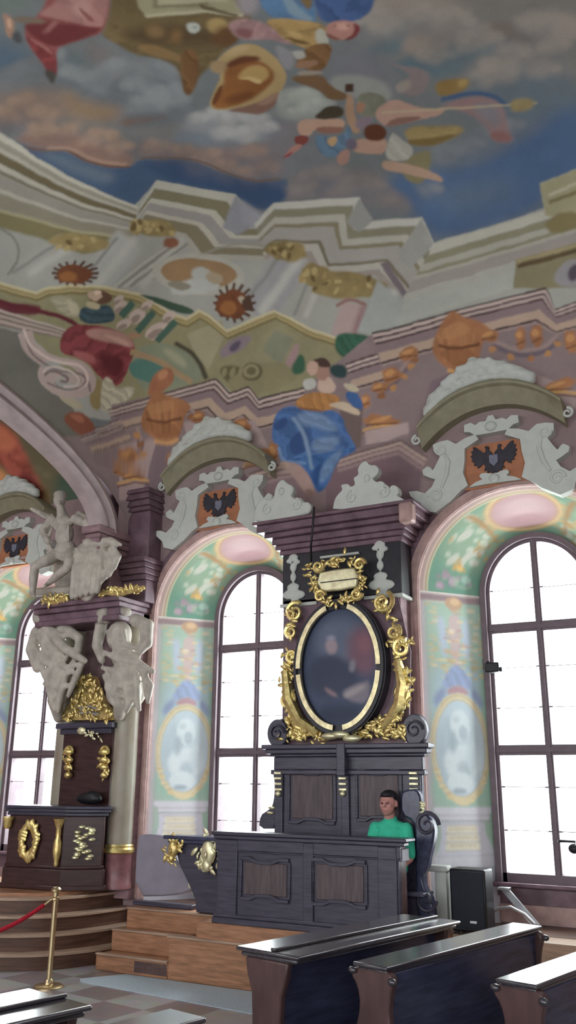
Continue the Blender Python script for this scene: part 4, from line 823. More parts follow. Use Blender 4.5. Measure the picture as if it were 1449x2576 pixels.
# white crests standing on the pier entablature
cr=[(840,1290),(845,1260),(855,1245),(866,1235),(860,1222),(880,1219),(886,1228),(898,1222),(892,1204),(906,1198),(903,1182),(914,1166),(926,1162),(934,1174),(950,1172),(958,1186),(950,1200),(938,1206),(950,1216),(962,1212),(972,1218),(970,1230),(982,1232),(990,1222),(1004,1226),(1008,1242),(1000,1250),(1016,1256),(1024,1264),(1010,1270)]
def crest(pts,Y,label):
    P=smoothpts(XZ(pts,Y),1); xs=[p[0] for p in P]
    t=thing('stucco_crest',label,'crest',((min(xs)+max(xs))/2,Y,min(p[1] for p in P)),'white stucco crests on the pier cornice')
    m=MB(); m.prism(P,Y-.05,Y+.06); m.build('crest_body',STUC,t,bevel=.018)
    cx=(min(xs)+max(xs))/2; z0=min(p[1] for p in P); m=MB()
    for s in (-1,1): m.curl((cx+s*.2,Y-.055,z0+.16),.075,.015,1.4,.016,flip=-s,start=PI/2)
    m.ell((cx,Y-.05,z0+.36),(.04,.03,.05)); m.each('volute',STUC,t)
    return t
crest(cr,YP-.2,'white scrolled stucco crest on the right end of the pier cornice')
cl=[(640,1322),(642,1290),(648,1262),(668,1258),(664,1248),(650,1252),(648,1262),(664,1290),(676,1286),(670,1268),(684,1256),(700,1262),(706,1248),(697,1234),(706,1214),(716,1208),(724,1220),(736,1222),(742,1236),(730,1246),(742,1258),(756,1252),(764,1266),(778,1262),(790,1280),(776,1296)]
cl=[(640,1322),(645,1285),(655,1262),(668,1255),(684,1262),(694,1250),(695,1234),(704,1214),(716,1207),(726,1218),(738,1222),(744,1236),(734,1248),(748,1258),(760,1252),(766,1266),(780,1264),(790,1280),(776,1298)]
crest(cl,YP-.2,'white scrolled stucco crest on the left end of the pier cornice')
# dark cable hanging from the cornice
m=MB(); p0=wpt(790,1275,YP-.32); p1=wpt(785,1345,YP-.34); p2=wpt(783,1412,YP-.14); m.tube([p0,p1,wpt(782,1375,YP-.3),p2],.013,8)
tag(m.build('hanging_cable',PLAST,None),'dark cable hanging down over the pier cornice between two white crests','cable')
# ================================================================ cartouches over the windows
def mirror(L): return L+[(-x,z) for x,z in reversed(L)]
def cpt(pts,Y=9.2): return [(x+2.2,z) for x,z in XZ(pts,Y)]
left=cpt([(1178,1222),(1160,1236),(1135,1262),(1097,1290),(1066,1285),(1060,1268),(1034,1250),(1030,1238),(1050,1236),(1070,1242),(1088,1225),(1096,1207),(1080,1202),(1066,1196),(1064,1184),(1076,1174),(1090,1184),(1097,1172),(1108,1150),(1092,1136),(1090,1120),(1108,1112),(1128,1108),(1148,1118),(1170,1104),(1196,1094),(1205,1106),(1170,1130),(1170,1160),(1166,1190)])
top=cpt([(1196,1096),(1182,1088),(1168,1088),(1168,1070),(1184,1064),(1196,1070),(1206,1062),(1222,1060),(1228,1046),(1236,1046)])
bot=cpt([(1236,1192),(1222,1190),(1210,1192),(1206,1200),(1214,1206),(1196,1214),(1180,1226),(1236,1216)])
cx0=float(aty(1240,1140,9.2)[0])+2.2
def rel(L): return [(x-cx0,z) for x,z in L]
left,top,bot=rel(left),rel(top),rel(bot)
hoodp=rel(cpt([(1092,1102),(1075,1092),(1078,1080),(1110,1062),(1150,1040),(1190,1024),(1235,1012)]))
hoodq=rel(cpt([(1235,1060),(1180,1070),(1130,1090),(1100,1110)]))
cloud=rel(cpt([(1068,1032),(1082,1012),(1110,998),(1135,985),(1160,958),(1185,945),(1210,948),(1235,946)]))
def eagle():
    m=MB(); h=[(0,.05),(.02,.10),(.05,.13),(.05,.17),(.075,.185),(.10,.17),(.085,.15),(.085,.125),(.11,.10),(.16,.15),(.2,.19),(.235,.2),(.23,.15),(.26,.15),(.245,.1),(.27,.09),(.245,.05),(.26,.03),(.225,0),(.235,-.03),(.195,-.03),(.195,-.07),(.155,-.05),(.13,-.02),(.10,-.06),(.12,-.11),(.09,-.1),(.085,-.15),(.05,-.12),(.03,-.17),(0,-.14)]
    return m,h
CY=[None]*3
carlab=['white scrolled stucco cartouche above the right window, largest and nearest','white scrolled stucco cartouche above the middle window left of the pier','white scrolled stucco cartouche at far left edge behind the statues']
c0=None
for i,wx in enumerate(WX):
    if c0 is None:
        cx=wx+cx0*0+0.0; cz=5.2; o=Vector((wx-0.2+.2,YW,cz))
        t=thing('stucco_cartouche',carlab[i],'cartouche',(wx,YW,5.2),'stucco cartouches over the windows'); X0=wx+cx0
        m=MB(); P=[(X0-.4,5.19),(X0+.4,5.19),(X0+.36,5.45),(X0+.34,5.72),(X0-.34,5.72),(X0-.36,5.45)]; m.prism(P,YW-.06,YW+.01); m.build('orange_panel',ORNG,t)
        m=MB()
        for s in (1,-1): m.prism([(X0+s*x,z) for x,z in left],YW-.12,YW+.01)
        m.prism([(X0+x,z) for x,z in mirror(top)],YW-.11,YW+.01); m.prism([(X0+x,z) for x,z in mirror(bot)],YW-.11,YW+.01)
        m.build('surround',STUC,t,bevel=.02)
        m=MB()
        for s in (1,-1):
            m.curl((X0+s*.69,YW-.12,5.16),.085,.015,1.5,.022,flip=s,start=0 if s>0 else PI); m.curl((X0+s*.6,YW-.12,5.72),.07,.012,1.3,.018,flip=-s,start=0 if s>0 else PI); m.curl((X0+s*.78,YW-.1,5.5),.055,.012,1.3,.016,flip=-s,start=0 if s>0 else PI)
            m.tube([(X0+s*.62,YW-.12,5.25),(X0+s*.55,YW-.125,5.4),(X0+s*.52,YW-.125,5.55),(X0+s*.56,YW-.12,5.66)],[.02,.03,.03,.015],8)
        m.ell((X0,YW-.12,5.9),(.07,.04,.06)); m.ell((X0,YW-.12,5.27),(.06,.04,.05)); m.each('scroll',STUC,t)
        m,h=eagle(); ez=5.5; m.prism([(X0+x,ez+z) for x,z in mirror(h)],YW-.085,YW-.055); e=m.build('double_headed_eagle',EAGLE,t,bevel=.004)
        m=MB(); m.prism([(X0-.05,ez+.06),(X0+.05,ez+.06),(X0+.05,ez-.03),(X0,ez-.08),(X0-.05,ez-.03)],YW-.1,YW-.08); m.build('shield',SHIELD,e,bevel=.004)
        # curved hood over the cartouche
        m=MB(); pr=[(-.02,.0),(-.02,-.16),(.03,-.2),(.17,-.3),(.19,-.36),(.22,-.37),(.25,-.34),(.25,0)]
        qs=np.linspace(-1,1,26); v=[]; f=[]
        for q in qs:
            x=X0+q*.83; zb=5.78+.38*(1-abs(q)**2.2)
            for dz,dy in pr: v.append((x,YW+dy*.8-.02 if dy else YW+.02,zb+dz*.95))
        k=len(pr)
        for j in range(len(qs)-1):
            for n in range(k-1): f.append((j*k+n,(j+1)*k+n,(j+1)*k+n+1,j*k+n+1))
        f.append(tuple(range(k))); f.append(tuple((len(qs)-1)*k+n for n in range(k-1,-1,-1))); m.add(v,f); m.build('hood',OLIVE,t)
        m=MB()
        for s in (1,-1): m.curl((X0+s*.87,YW-.2,5.86),.06,.015,1.3,.02,flip=-s,start=PI/2)
        m.each('hood_scroll',STUC,t)
        m=MB(); rr=random.Random(4)
        for q in np.linspace(-.72,.5,26):
            zb=6.02+.38*(1-abs(q/.83)**2.2); hh=.10+.2*max(0,1-abs(q+.12)/.65)
            for d in np.arange(.02,hh,.055): m.ell((X0+q,YW-.2-rr.uniform(0,.05),zb+d+.02),(rr.uniform(.05,.085),.08,rr.uniform(.035,.06)),n=10,m=7)
        m.build('cloud_crest',STUC,t,remesh=.02,smo=1); c0=t
    else:
        c=copy_tree(c0); c.location.x+=wx-WX[0]; c['label']=carlab[i]
        if i==2: c.location.z-=.12; c.scale=(.92,1,.92)
# ================================================================ stage pier: throne pier, columns and entablature
m=MB(); m.box(-8.42,-7.2,9.12,YW+.02,.6,4.4); struct(m.build('trim_30',MAUVE,None,bevel=.01))
YE=8.5
m=MB()
for z0,z1,d in ((3.95,4.02,.03),(4.02,4.12,.0),(4.12,4.19,.05),(4.19,4.25,.09)): m.box(-8.6-d,-7.2+d*.5,YE+.12-d,YW+.02,z0,z1)
struct(m.build('trim_31',MAUVED,None,bevel=.012))
m=MB()
for z0,z1,d in ((4.25,4.55,.0),(4.55,4.62,.04),(4.62,4.7,.08),(4.7,4.77,.11),(4.77,4.84,.14),(4.84,5.52,-.02),(5.52,5.58,.03),(5.58,5.66,.07),(5.66,5.74,.12),(5.74,5.8,.15)): m.box(-7.5-d,-7.1+d*.5,9.0-d,YW+.02,z0,z1)
struct(m.build('trim_32',MAUVED,None,bevel=.012))
m=MB()
for z0,z1,d in ((4.80,4.88,-.02),(4.88,4.96,.02),(4.96,5.03,.05),(5.03,5.1,.02),(5.1,5.2,.06)): m.box(-7.68-d,-7.46+d*.7,8.44-d,9.3,z0,z1)
m.box(-7.7,-7.5,8.75,9.3,4.25,4.84); struct(m.build('trim_33',MAUVE,None,bevel=.015))
def column(x,y,label):
    t=thing('marble_column',label,'column',(x,y,.72),'marble columns on the stage')
    m=MB(); m.lathe([(.19,0),(.19,.06),(.18,.08),(.178,.38),(.19,.4)],(x,y,.72),24); m.build('plinth',REDM,t)
    m=MB(); m.lathe([(.18,0),(.195,.015),(.2,.05),(.185,.075),(.19,.09),(.18,.11)],(x,y,1.12),24); m.build('gilded_base',GOLD,t)
    m=MB(); m.lathe([(.17,0),(.172,.8),(.165,1.8),(.15,2.7)],(x,y,1.23),24); m.build('shaft',COLM,t)
    return t
column(-7.36,9.1,'marble column with red plinth and gilded base right of the lectern')
column(-8.32,9.1,'pale marble column left of the dark throne beside the far window')
def leafy(m,pts,n,size,depth=.03,seed=1,flat=.45):
    r=random.Random(seed); P=[Vector(p) for p in pts]; L=[(P[i+1]-P[i]).length for i in range(len(P)-1)]; T=sum(L)
    for k in range(n):
        d=r.uniform(0,T); i=0
        while i<len(L)-1 and d>L[i]: d-=L[i]; i+=1
        p=P[i].lerp(P[i+1],min(1,d/max(L[i],1e-6))); p=p+Vector((r.gauss(0,size*.7),r.uniform(-depth,depth*.3),r.gauss(0,size*.7)))
        R=Matrix.Rotation(r.uniform(0,PI),3,'Y')@Matrix.Rotation(r.uniform(-.5,.5),3,'X'); s=size*r.uniform(.6,1.3)
        m.ell(p,(s,s*flat*.7,s*flat),R,n=8,m=5)
    return m
# gilded garlands on the stage entablature
for lab,a,b,sd in (('gilded garland on the mauve entablature right of the white drapery',(252,1492),(362,1478),3),('gilded garland on the mauve entablature below the seated white statue',(108,1512),(172,1505),5)):
    p,q=wpt(*a,YE+.04),wpt(*b,YE+.04); m=MB(); leafy(m,[p,q],46,.045,.03,sd); m.tube([p,(p+q)/2+Vector((0,0,-.05)),q],.03,8)
    o=m.build('gilded_garland',GOLD,None); tag(o,lab,'garland','gilded garlands on the stage entablature')
# ================================================================ statues
def statue(name,label,parts,vox=.02,smo=2,group='white statues of the stage'):
    m=MB()
    for k in parts:
        if k[0]=='l': m.limb([Vector(p) for p in k[1]],k[2])
        else: m.ell(k[1],k[2],k[3] if len(k)>3 else None)
    c=Vector(m.v[0]); o=m.build(name,STAT,None,remesh=vox,smo=smo); return tag(o,label,'statue',group)
def Wp(px,py,Y=8.8): return wpt(px,py,Y)
def folds(px0,py0,px1,py1,Y,n,w0,w1,r,sway=.03,seed=0):
    rr=random.Random(seed); L=[]
    for i in range(n):
        t=i/(n-1) if n>1 else .5; a=Wp(px0-w0/2+w0*t,py0,Y); b=Wp(px1-w1/2+w1*t,py1+rr.uniform(-12,12),Y-.03); c=(a+b)/2+Vector((rr.uniform(-sway,sway),-.05-rr.uniform(0,.04),0))
        L.append(('l',[a,c,b],[r*.8,r*1.1,r*.9]))
    return L
def ridge(L,Y,r=.03,dy=-.12): return ('l',[Wp(x,y,Y+dy+(d[0] if d else 0)) for x,y,*d in L],[r*(.6 if i in (0,len(L)-1) else 1) for i in range(len(L))])
# right figure carrying the entablature
Y=8.74; P=[]
P+=[('e',Wp(266,1548,Y-.06),(.085,.1,.12)),('e',Wp(256,1542,Y-.13),(.09,.05,.06)),('e',Wp(278,1536,Y-.02),(.1,.1,.09)),('e',Wp(305,1540,Y),(.15,.12,.08)),('e',Wp(252,1560,Y-.14),(.04,.04,.05))]
P+=[('e',Wp(300,1600,Y),(.18,.14,.2)),('e',Wp(312,1650,Y),(.17,.13,.2)),('l',[Wp(340,1560,Y),Wp(372,1572,Y-.03),Wp(372,1620,Y-.1),Wp(352,1640,Y-.16)],[.085,.08,.06,.045]),('l',[Wp(255,1572,Y),Wp(244,1625,Y-.06),Wp(256,1660,Y-.1)],[.085,.07,.05])]
P+=[('e',Wp(318,1700,Y),(.25,.16,.2)),('e',Wp(335,1745,Y+.02),(.18,.13,.17)),('e',Wp(292,1740,Y+.02),(.14,.12,.18)),('l',[Wp(305,1770,Y),Wp(300,1800,Y+.1)],[.11,.07])]
for L in ([(270,1590),(300,1620),(345,1630)],[(275,1610),(305,1640),(350,1650)],[(262,1640),(300,1660),(345,1665),(385,1690)],[(258,1680),(300,1690),(330,1668)],[(330,1668),(345,1710),(345,1760),(350,1785)],[(322,1672),(318,1720),(325,1770),(318,1790)],[(300,1690),(290,1735),(300,1775)],[(270,1690),(272,1730),(285,1770)],[(360,1690),(378,1725),(372,1765)],[(345,1672),(365,1700),(368,1750)],[(262,1700),(285,1745),(340,1758)],[(355,1575),(362,1610),(350,1630)],[(288,1585),(288,1640)],[(310,1585),(318,1625)],[(270,1715),(310,1725),(350,1715)]): P.append(ridge(L,Y,.05,-.085))
statue('atlas_statue','white plaster draped figure carrying the entablature right of the gold crown',P,.015,2)
P=[('e',Wp(100,1552,Y),(.095,.11,.13)),('e',Wp(108,1540,Y+.02),(.11,.1,.08)),('e',Wp(98,1560,Y-.1),(.04,.04,.05)),('e',Wp(130,1605,Y),(.2,.15,.18)),('e',Wp(146,1650,Y),(.19,.14,.18)),('l',[Wp(118,1580,Y-.05),Wp(165,1632,Y-.14),Wp(212,1662,Y-.16)],[.085,.07,.045]),('l',[Wp(160,1578,Y),Wp(200,1606,Y-.06),Wp(196,1640,Y-.12)],[.085,.065,.05]),('e',Wp(150,1700,Y),(.22,.15,.2)),('e',Wp(148,1745,Y+.02),(.16,.12,.16)),('l',[Wp(140,1760,Y),Wp(146,1806,Y+.1)],[.11,.06]),('l',[Wp(92,1590,Y-.03),Wp(80,1635,Y-.06),Wp(95,1680,Y-.08)],[.08,.085,.07])]
for L in ([(95,1600),(120,1640),(160,1650)],[(88,1625),(110,1665),(150,1680)],[(90,1650),(115,1700),(135,1745)],[(170,1650),(140,1690),(140,1750)],[(190,1655),(165,1700),(150,1760),(146,1790)],[(212,1660),(190,1705),(172,1750)],[(110,1690),(150,1700),(185,1690)],[(112,1720),(150,1732),(180,1722)],[(130,1580),(150,1600),(180,1598)],[(118,1610),(150,1630)],[(118,1720),(130,1760),(138,1785)],[(150,1670),(170,1680),(200,1670)],[(100,1585),(112,1620),(108,1650)]): P.append(ridge(L,Y,.05,-.085))
statue('atlas_statue','white plaster draped figure carrying the entablature left of the gold crown',P,.015,2)
Y=8.62; P=[('e',Wp(150,1258,Y),(.085,.095,.12)),('e',Wp(152,1246,Y+.02),(.1,.1,.07)),('e',Wp(150,1264,Y-.09),(.025,.03,.035)),('l',[Wp(152,1275,Y),Wp(157,1300,Y)],[.055,.08]),('e',Wp(158,1316,Y),(.18,.11,.11)),('e',Wp(162,1345,Y-.02),(.145,.11,.17)),('e',Wp(165,1380,Y),(.16,.13,.12))]
P+=[('l',[Wp(130,1308,Y),Wp(108,1335,Y-.08),Wp(120,1362,Y-.14)],[.075,.058,.045]),('l',[Wp(122,1300,Y+.03),Wp(100,1290,Y-.1),Wp(80,1280,Y-.14)],[.05,.042,.03]),('l',[Wp(190,1306,Y),Wp(218,1318,Y-.05),Wp(228,1350,Y-.1)],[.075,.06,.045]),('l',[Wp(200,1295,Y+.05),Wp(238,1320,Y+.03),Wp(232,1370,Y)],[.06,.08,.06])]
P+=[('l',[Wp(152,1392,Y),Wp(115,1412,Y-.2),Wp(88,1425,Y-.26),Wp(84,1455,Y-.22),Wp(82,1490,Y-.18)],[.1,.085,.07,.062,.042]),('l',[Wp(82,1490,Y-.18),Wp(86,1499,Y-.3)],[.04,.026]),('l',[Wp(180,1392,Y),Wp(176,1415,Y-.22),Wp(168,1430,Y-.25),Wp(145,1448,Y-.22),Wp(124,1466,Y-.18)],[.1,.085,.065,.058,.04]),('l',[Wp(124,1466,Y-.18),Wp(113,1474,Y-.28)],[.038,.024])]
P+=[('e',Wp(170,1402,Y+.12),(.26,.18,.1)),('e',Wp(165,1440,Y+.2),(.2,.12,.28)),('l',[Wp(84,1490,Y+.1),Wp(180,1488,Y+.15)],[.06,.08])]
for L in ([(115,1378),(150,1395),(200,1388),(228,1372)],[(118,1390),(160,1408),(205,1398)],[(205,1310),(222,1340),(218,1372)],[(215,1305),(236,1335),(230,1378)],[(130,1330),(120,1360),(130,1385)],[(150,1320),(152,1360)],[(172,1320),(172,1362)]): P.append(ridge(L,Y,.03,-.1))
statue('seated_statue','white plaster seated nude figure with bent legs beneath the great arch',P,.013,2)
Y=8.50; P=[('e',Wp(235,1374,Y),(.24,.14,.07)),('e',Wp(228,1385,Y),(.2,.13,.08)),('l',[Wp(240,1366,Y),Wp(280,1362,Y-.03),Wp(303,1370,Y-.06)],[.07,.06,.025]),('e',Wp(222,1368,Y-.1),(.085,.08,.075)),('e',Wp(224,1440,Y+.02),(.2,.1,.4)),('e',Wp(262,1420,Y+.02),(.16,.1,.22))]
for x0,x1 in ((192,182),(204,192),(217,203),(231,217),(244,232),(257,245)): P.append(('l',[Wp(x0,1382,Y-.04),Wp((x0+x1)/2,1440,Y-.1),Wp(x1,1502-(x0-190)*.22,Y-.08)],[.032,.046,.04]))
for L in ([(262,1385),(280,1415),(262,1450),(245,1475)],[(275,1380),(292,1412),(275,1448)],[(285,1375),(298,1400),(288,1430)]): P.append(ridge(L,Y,.045,-.06))
statue('draped_urn','white plaster pedestal hung with long folds right of the seated statue',P,.014,2)
# ================================================================ throne niche and its gilded crown
t=thing('throne','dark high backed throne with gold volutes beneath a gilded crown','throne',(-7.85,8.95,.7)) 
a,b=wpt(168,1830,8.98),wpt(282,2020,8.98)
m=MB(); m.box(a.x,b.x,8.93,9.12,.72,2.66); m.build('back_panel',WOODR,t,bevel=.015)
a,b=wpt(150,1812,8.9),wpt(290,1835,8.9); m=MB(); m.box(a.x,b.x,8.83,9.12,2.62,2.69); m.box(a.x+.05,b.x-.05,8.87,9.12,2.55,2.62); m.build('canopy',WOODD,t,bevel=.01)
def vol(px,seed):
    m=MB()
    for k,py in enumerate((1892,1912,1930,1950)): q=wpt(px,py,8.88); m.ell(q,(.09-.012*k,.05,.045),n=10); 
    q=wpt(px,1890,8.87); m.curl((q.x,q.y,q.z),.07,.015,1.4,.02); leafy(m,[wpt(px,1895,8.88),wpt(px,1955,8.88)],14,.045,.02,seed); m.build('gilded_volute',GOLD,t)
vol(172,1); vol(262,2)
m=MB(); leafy(m,[wpt(195,1845,8.84),wpt(262,1850,8.84)],16,.035,.02,4); m.ell(wpt(205,1838,8.84),(.07,.03,.05)); m.build('gilded_spray',GOLDP,t)
m=MB(); cxp=220
tri=[(155,1812),(165,1790),(180,1770),(190,1745),(200,1722),(206,1702),(222,1697),(238,1702),(244,1725),(254,1750),(268,1775),(282,1792),(290,1812)]
m.prism(XZ(tri,8.9),8.86,8.98)
for k in range(7):
    y=1808-k*17; w=62-k*8.2; leafy(m,[wpt(cxp-w,y,8.84),wpt(cxp,y-4,8.80),wpt(cxp+w,y,8.84)],int(26-k*2.6),.042,.03,20+k)
m.build('gilded_crown',GOLD,t)
m=MB(); m.tube([wpt(cxp+dx,y,8.83) for dx,y in ((-26,1775),(-10,1782),(10,1776),(28,1784))],.03,6); m.tube([wpt(cxp+dx,y,8.83) for dx,y in ((-22,1795),(0,1790),(26,1797))],.026,6); m.build('silver_band',STEEL,t)
# unidentified dark mound showing above the lectern, parented to the throne
m=MB(); q=wpt(225,2004,8.78); q.z=1.765; m.ell(q,(.21,.09,.075)); m.ell(q+Vector((.05,0,.02)),(.12,.08,.075)); m.build('dark_mound',PLAST,t,remesh=.02,smo=3)
# ================================================================ oval portrait in its gilded frame
YO=8.80
c=wpt(856,1676,YO); l=wpt(762,1676,YO); r=wpt(950,1676,YO); t_=wpt(850,1532,YO); b_=wpt(862,1824,YO)
OX,OZ,RXo,RZo=(l.x+r.x)/2,(t_.z+b_.z)/2,(r.x-l.x)/2,(t_.z-b_.z)/2
T=thing('oval_portrait','dark oval portrait in a richly carved gilded frame on the centre pier','painting',(OX,YP-.05,2.42))
PC=Canvas(OX-.6,OX+.6,OZ-.8,OZ+.8,.008,(62,70,88),61)
def pp(c,pts,soft=.03,var=.15): PC.fill(smoothpts(XZ(pts,YO),2),c,soft,1,var)
pp((52,60,78),[(740,1500),(970,1500),(970,1850),(740,1850)],.02); pp((74,82,98),[(800,1560),(900,1550),(930,1640),(850,1680),(790,1640)],.08)
pp((92,66,76),[(880,1580),(940,1570),(945,1700),(890,1690),(870,1640)],.06); pp((104,70,78),[(900,1590),(935,1600),(930,1640),(900,1640)],.04)
pp((44,50,66),[(780,1660),(840,1640),(900,1690),(890,1740),(800,1760),(765,1720)],.05); pp((122,108,114),[(815,1615),(835,1602),(848,1620),(842,1645),(822,1645)],.02); pp((112,112,128),[(815,1605),(832,1596),(848,1606),(830,1612)],.015)
pp((96,92,100),[(850,1740),(920,1710),(930,1720),(925,1770),(880,1765)],.02); pp((120,114,116),[(860,1745),(915,1718),(920,1730),(870,1760)],.012); pp((110,92,96),[(810,1725),(840,1740),(850,1755),(825,1745)],.015); pp((40,46,62),[(790,1770),(900,1775),(920,1800),(820,1830)],.05); pp((98,96,104),[(880,1660),(893,1660),(890,1690),(875,1690)],.02)
nr,nt=50,96; R_,Q_=np.meshgrid(np.linspace(0,1,nr),np.linspace(0,2*PI,nt)); px_=OX+R_*RXo*1.02*np.cos(Q_); pz_=OZ+R_*RZo*1.02*np.sin(Q_)
cvm=paintmat('portrait_canvas',.45)
Vv=np.stack([px_.ravel(),np.full(px_.size,YO+.02),pz_.ravel()],1); o=gridmesh('portrait_canvas',Vv-np.array(T.location),nt,nr,PC.sample(px_.ravel(),pz_.ravel(),.01),cvm,2.1); o.parent=T
def ering(m,cx,cz,rx0,rz0,rx1,rz1,y0,y1,q0=0,q1=2*PI,n=72):
    qs=np.linspace(q0,q1,n); v=[];f=[]
    for q in qs:
        c,s=math.cos(q),math.sin(q); v+=[(cx+rx1*c,y0,cz+rz1*s),(cx+rx0*c,y0,cz+rz0*s),(cx+rx0*c,y1,cz+rz0*s),(cx+rx1*c,y1,cz+rz1*s)]
    for j in range(n-1):
        for k in range(4): f.append((j*4+k,j*4+(k+1)%4,(j+1)*4+(k+1)%4,(j+1)*4+k))
    return m.add(v,f)
m=MB(); ering(m,OX,OZ,RXo*1.0,RZo*1.0,RXo*1.24,RZo*1.18,YO-.03,YP); ering(m,OX,OZ,RXo*1.13,RZo*1.1,RXo*1.2,RZo*1.16,YO-.06,YO-.02); m.build('black_frame',BLACK,T)
m=MB()
for q0,q1 in ((-1.45,-.12),(-.02,1.3),(1.84,3.16),(3.26,4.6)): ering(m,OX,OZ,RXo*1.01,RZo*1.01,RXo*1.125,RZo*1.095,YO-.07,YO,q0,q1,26)
m.each('gilded_moulding',GOLDM,T)
m=MB(); m.prism(XZ([(716,1512),(1000,1490),(1035,1640),(1030,1845),(712,1862)],YP),YP-.03,YP+.01); m.build('frame_board',MAUVED,T,bevel=.01)
# carved foliage around the oval
m=MB()
def fol(pts,n,s,sd,y=YO+.02): leafy(m,[wpt(a,b,y) for a,b in pts],n,s,.04,sd)
fol([(722,1680),(722,1740),(730,1800),(760,1835)],60,.05,1); fol([(1005,1650),(1022,1700),(1018,1760),(985,1820)],60,.05,2)
fol([(700,1850),(760,1848),(830,1855)],60,.045,3); fol([(880,1850),(950,1845),(1025,1835)],60,.045,4); fol([(735,1830),(790,1845)],30,.05,5); fol([(930,1828),(985,1820)],30,.05,6)
fol([(728,1530),(738,1560),(725,1600)],22,.045,7); fol([(950,1500),(965,1530),(985,1560),(1000,1600)],26,.045,8); fol([(980,1620),(1030,1620)],18,.04,9); fol([(715,1645),(745,1650)],14,.04,10)
for px,py,rr,fl in ((742,1540,.12,1),(962,1515,.13,-1),(732,1590,.08,1),(990,1590,.08,-1),(735,1650,.1,-1),(1010,1630,.1,1),(1015,1745,.1,1),(722,1760,.1,-1)):
    q=wpt(px,py,YO); m.curl((q.x,q.y,q.z),rr,.02,1.5,.03,flip=fl,start=1.0)
m.tube([wpt(a,b,YO) for a,b in ((718,1690),(726,1760),(752,1815),(800,1845))],[.05,.075,.07,.04],8); m.tube([wpt(a,b,YO) for a,b in ((1000,1660),(1014,1720),(1005,1775),(965,1830))],[.045,.075,.075,.04],8)
m.build('gilded_foliage',GOLD,T)
m=MB()
for px,py in ((856,1848),(830,1852),(885,1858)): q=wpt(px,py,YO-.06); m.ell(q,(.11,.05,.04))
m.build('gilded_ribbon',GOLDP,T)
# cartouche over the oval
ct=MB(); ct.prism(XZ([(806,1440),(850,1432),(892,1428),(903,1448),(898,1478),(860,1486),(812,1490),(798,1466)],YO-.05),YO-.08,YO-.02); pl=ct.build('cartouche_plate',GOLDP,T,bevel=.02)
m=MB(); a,b=wpt(806,1466,YO-.085),wpt(898,1455,YO-.085); m.tube([a,b],.006,6); m.build('plate_line',BLACK,pl)
m=MB(); fol([(800,1430),(830,1412),(880,1408),(905,1425)],40,.04,11,YO-.06); fol([(792,1440),(790,1480),(810,1505)],26,.038,12,YO-.06); fol([(908,1440),(912,1475),(890,1500)],26,.038,13,YO-.06); fol([(815,1508),(850,1518),(888,1505)],34,.042,14,YO-.06); fol([(780,1425),(770,1450)],12,.035,15,YO-.05)
for px,py,fl in ((805,1500,1),(897,1494,-1),(800,1425,-1),(905,1420,1)): q=wpt(px,py,YO-.08); m.curl((q.x,q.y,q.z),.07,.015,1.4,.025,flip=fl)
m.build('gilded_cresting',GOLD,T)
m=MB()
for px,py in ((703,1845),(1046,1836)):
    q=wpt(px,py,8.86); m.lathe([(.13,-.06),(.145,-.03),(.145,.03),(.13,.06)],(0,0,0),24)
    n=24*4; m.v[-n:]=[(q.x+v[0]*.95,q.y+v[2],q.z+v[1]*1.15) for v in m.v[-n:]]
    m.curl((q.x,q.y-.075,q.z),.1,.02,1.4,.016)
m.each('side_scroll',WOODD,T)
# ================================================================ panelled back of the stall
YB=8.88
def rp(a,b,c,d,Y): p,q=wpt(a,b,Y),wpt(c,d,Y); return p.x,q.x,q.z,p.z
def panel(parent,x0,x1,z0,z1,y,inner=WOODP):
    m=MB(); w=x1-x0; m.box(x0,x1,y-.012,y+.01,z0,z1); p=m.build('panel',inner,parent,bevel=.008)
    m=MB()
    for z,s in ((z1,1),(z0,-1)):
        e=.028; P=[(x0-.04,z+s*.05),(x0-.04,z+s*.02)]
        prof=[(0,.02),(.2,.02),(.28,.0),(.36,-.015),(.64,-.015),(.72,.0),(.8,.02),(1,.02)]
        lo=[(x0-.03+(w+.06)*u,z+s*v) for u,v in prof]; hi=[(x,zz+s*.035) for x,zz in lo][::-1]; m.prism(lo+hi,y-.035,y+.005)
    m.box(x0-.045,x0-.02,y-.02,y+.005,z0-.02,z1+.02); m.box(x1+.02,x1+.045,y-.02,y+.005,z0-.02,z1+.02)
    m.build('moulding',WOODD,p,bevel=.006)
T2=thing('choir_stall','tall dark panelled stall back with cornice standing against the pier','stall',(-4.1,YB,.58))
xl,xr=wpt(695,2000,YB).x,wpt(1062,2000,YB).x
m=MB(); m.box(xl,xr,YB,YP,.58,2.36); m.build('body',WOODD,T2,bevel=.01)
zc=wpt(870,1872,YB).z
m=MB()
for z0,z1,d in ((zc-.05,zc,.13),(zc-.1,zc-.05,.10),(zc-.13,zc-.1,.06),(zc-.27,zc-.13,.025),(zc-.32,zc-.27,.05)): m.box(xl-d,xr+d,YB-d,YP,z0,z1)
m.build('cornice',WOODD,T2,bevel=.01)
for px in (870,): 
    q=wpt(px,1900,YB).x; m=MB(); m.box(q-.05,q+.05,YB-.14,YB,zc-.33,zc+.005); m.box(q-.045,q+.045,YB-.035,YB,.6,zc-.3); m.build('pilaster',WOODD,T2,bevel=.008)
for px in (705,1045):
    q=wpt(px,1900,YB).x; m=MB(); m.box(q-.05,q+.05,YB-.03,YB,.6,zc-.3); m.build('pilaster',WOODD,T2,bevel=.008)
for (a,b,c_,d) in ((735,1948,838,2062),(905,1948,1005,2056)): x0,x1,z0,z1=rp(a,b,c_,d,YB); panel(T2,x0,x1,z0,z1,YB)
